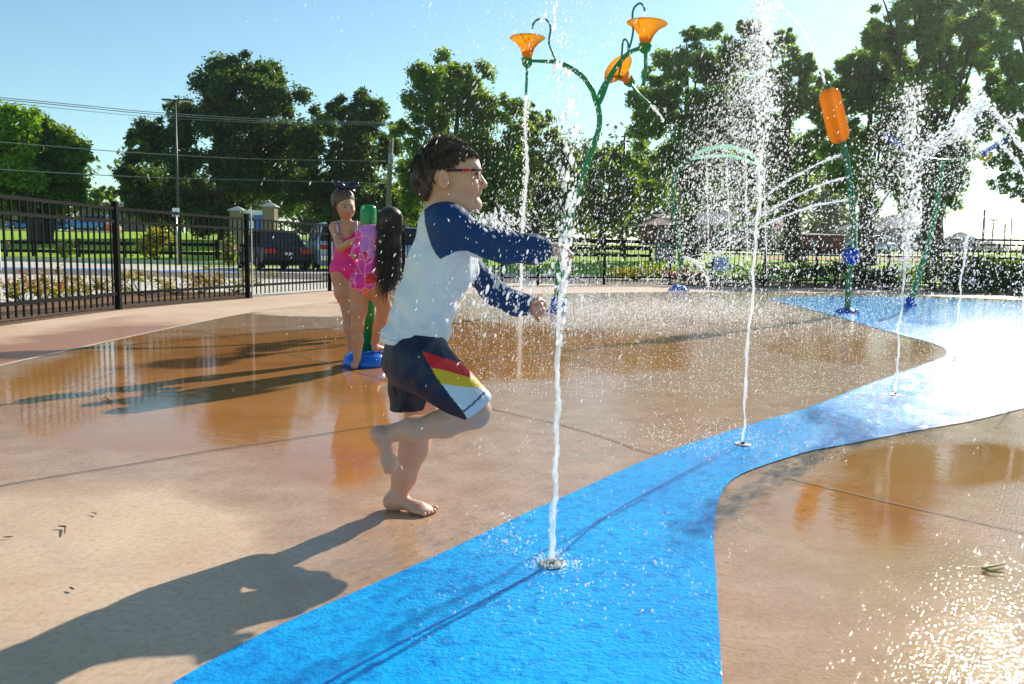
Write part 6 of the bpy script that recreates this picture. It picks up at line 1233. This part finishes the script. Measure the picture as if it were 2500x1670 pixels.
A2.chain([g2(889, 568, .04), g2(868, 622, .06), g2(902, 590, .13)], [.034, .028, .019], .02); hand(A2, g2(902, 590, .13), g2(911, 568, .10) - g2(902, 590, .13), (-.2, -.9, .1), .9, (.5, .5, .4), side=1)
A2.chain([g2(946, 573, .04), g2(962, 625, .09), g2(935, 600, .15)], [.034, .028, .019], .02); hand(A2, g2(930, 598, .15), g2(915, 575, .12) - g2(930, 598, .15), (-.3, -.9, .1), .9, (.5, .5, .4), side=-1)
A2.chain([g2(879, 705, 0), g2(876, 755, .0), g2(872, 800, .0), g2(873, 830, 0), g2(872, 878, .0)], [.068, .050, .038, .036, .024], .025); A2.chain([g2(918, 700, .0), g2(938, 748, .05)], [.076, .050], .03).chain([g2(938, 750, .05), g2(926, 800, .10), g2(914, 838, .13)], [.046, .040, .026], .02)
pz = g2(870, 895); foot(A2, (pz.x - .005, YH - .04, .002), (pz.x - .03, YH + .14, .001), (0, 0, 1), 1.0, 1, .030); pk = g2(913, 852, .13); foot(A2, (pk.x, YH + .09, pk.z - .012), (pk.x + .065, YH + .22, pk.z - .02), (0, 0, 1), .95, 1, .028)
V, Fq = A2.mesh(); V = smoothV(V, Fq, 1, .4); npmesh('body', V, Fq, M['skin'], gb, True, skin_cols(V, [(g2(870, 895), .05, (.62, .30, .24), .5)], SK * np.array([.84, .74, .62])))
for s_ in (-1, 1): MB().ell(g2(950 + 8 * s_, 545, .094), (.009, .008, .007), n=10, m=6).build('eye', M['eye_white'], gb, True)
def mat_floral():
    t = NT('floral_fabric'); P = t.pb((.8, .05, .3), .5); pos = t.obj(); wv = t.noise(9, 2, .5, pos); ad = t.n('ShaderNodeVectorMath', operation='MULTIPLY_ADD'); t.l(pos, ad.inputs[0]); ad.inputs[1].default_value = (1, 1, 1)
    v = t.n('ShaderNodeTexVoronoi'); v.feature = 'F1'; v.inputs['Scale'].default_value = 16; v.inputs['Randomness'].default_value = .9; t.l(t.mix(.12, pos, wv), v.inputs['Vector'])
    sp = t.n('ShaderNodeSeparateColor'); t.l(v.outputs['Color'], sp.inputs[0]); c = t.ramp(sp.outputs[0], [(.0, (.80, .012, .30)), (.22, (.50, .16, .55)), (.42, (.82, .02, .42)), (.60, (.78, .02, .02)), (.78, (.52, .20, .60)), (.90, (.92, .20, .04))], 'CONSTANT')
    d = t.n('ShaderNodeTexVoronoi'); d.feature = 'DISTANCE_TO_EDGE'; d.inputs['Scale'].default_value = 16; d.inputs['Randomness'].default_value = .9; t.l(t.mix(.12, pos, wv), d.inputs['Vector'])
    c = t.mix(t.ramp(d.outputs[0], [(.03, 1.0), (.08, 0.0)]), c, (.85, .25, .60)); f = t.ramp(v.outputs['Distance'], [(.06, 1.0), (.14, 0.0)]); c = t.mix(f, c, (.55, .01, .12))
    n2 = t.noise(50, 2, .6, pos, 3); c = t.mix(t.ramp(n2, [(.66, 0.0), (.70, .6)]), c, (.45, .01, .15)); t.l(c, P.inputs['Base Color']); return t.m
M['floral'] = mat_floral(); S2 = SDF(lo2, hi2, .0045); t2(S2, .006)
S2.chain([g2(889, 568, .04), g2(872, 612, .055)], [.043, .038], .02).chain([g2(946, 573, .04), g2(960, 612, .08)], [.043, .038], .02)
S2.d = np.maximum(S2.d, polyd(S2, [(840, 545), (990, 545), (990, 650), (945, 668), (938, 695), (922, 712), (898, 729), (880, 718), (862, 704), (853, 690), (853, 640)], YH)); V, Fq = S2.mesh(); V = smoothV(V, Fq, 1); npmesh('swimsuit', V, Fq, M['floral'], gb, True)
H = SDF(lo2, (hi2[0], hi2[1], hi2[2] + .03), .005); H.ell(g2(953, 538, -.005), (.084, .092, .090), None, .0).chain([g2(951, 545, -.04), g2(951, 590, -.07), g2(948, 640, -.085), g2(943, 680, -.09)], [.078, .066, .036, .008], .03, .55)
H.d = np.maximum(H.d, (H.grid()[1] - (YH + .055)).astype(np.float32)); V, Fq = H.mesh(); V = smoothV(V, Fq, 2); hr = npmesh('hair', V, Fq, M['hair_black'], gb, True)
r = np.random.default_rng(12); rt, dr, ln = [], [], []
for _ in range(1500):
    u = r.uniform(-1.12, 1.12); z_ = r.random(); p = np.array(g2(951 + 28 * u * (1 - .25 * z_), 518 + 85 * z_, -.085 + .035 * abs(u) - .02)); rt.append(p); dr.append([-u * .10 - .03 + .04 * r.normal(), .02 * r.normal(), -1]); ln.append(.18 + .22 * r.random())
strands('hair_strands', rt, dr, ln, .0024, M['hair_black'], hr, 8, .02, 13, .055)
rt, dr, ln = [], [], []
for _ in range(1100):
    d = r.normal(size=3); d /= np.linalg.norm(d); d[1] = -abs(d[1]); d[2] = abs(d[2]) * .9; d /= np.linalg.norm(d); p = np.array(g2(953, 538, -.005)) + d * np.array([.083, .091, .089]); rt.append(p); dr.append([d[0] * .25 * (1 - d[2]), -.05, -1]); ln.append(.05 + .05 * r.random())
strands('crown_strands', rt, dr, ln, .0014, M['hair_side'], hr, 4, .3, 14, .05)
# ================================================================== air: volume added to stand in for the sun's veiling glare
hz = bpy.data.materials.new('veiling_haze'); hz.use_nodes = True; ht_ = hz.node_tree; ht_.nodes.clear()
ho = ht_.nodes.new('ShaderNodeOutputMaterial'); hv_ = ht_.nodes.new('ShaderNodeVolumePrincipled'); hv_.inputs['Color'].default_value = (.96, .98, 1, 1); hv_.inputs['Density'].default_value = .0003; hv_.inputs['Anisotropy'].default_value = .72
ht_.links.new(hv_.outputs[0], ho.inputs['Volume'])
o = MB().box((0, 380, 22), (640, 560, 23.2)).build('haze', hz); tag(o, kind='stuff', label='thin haze added over the park to imitate veiling sun glare')
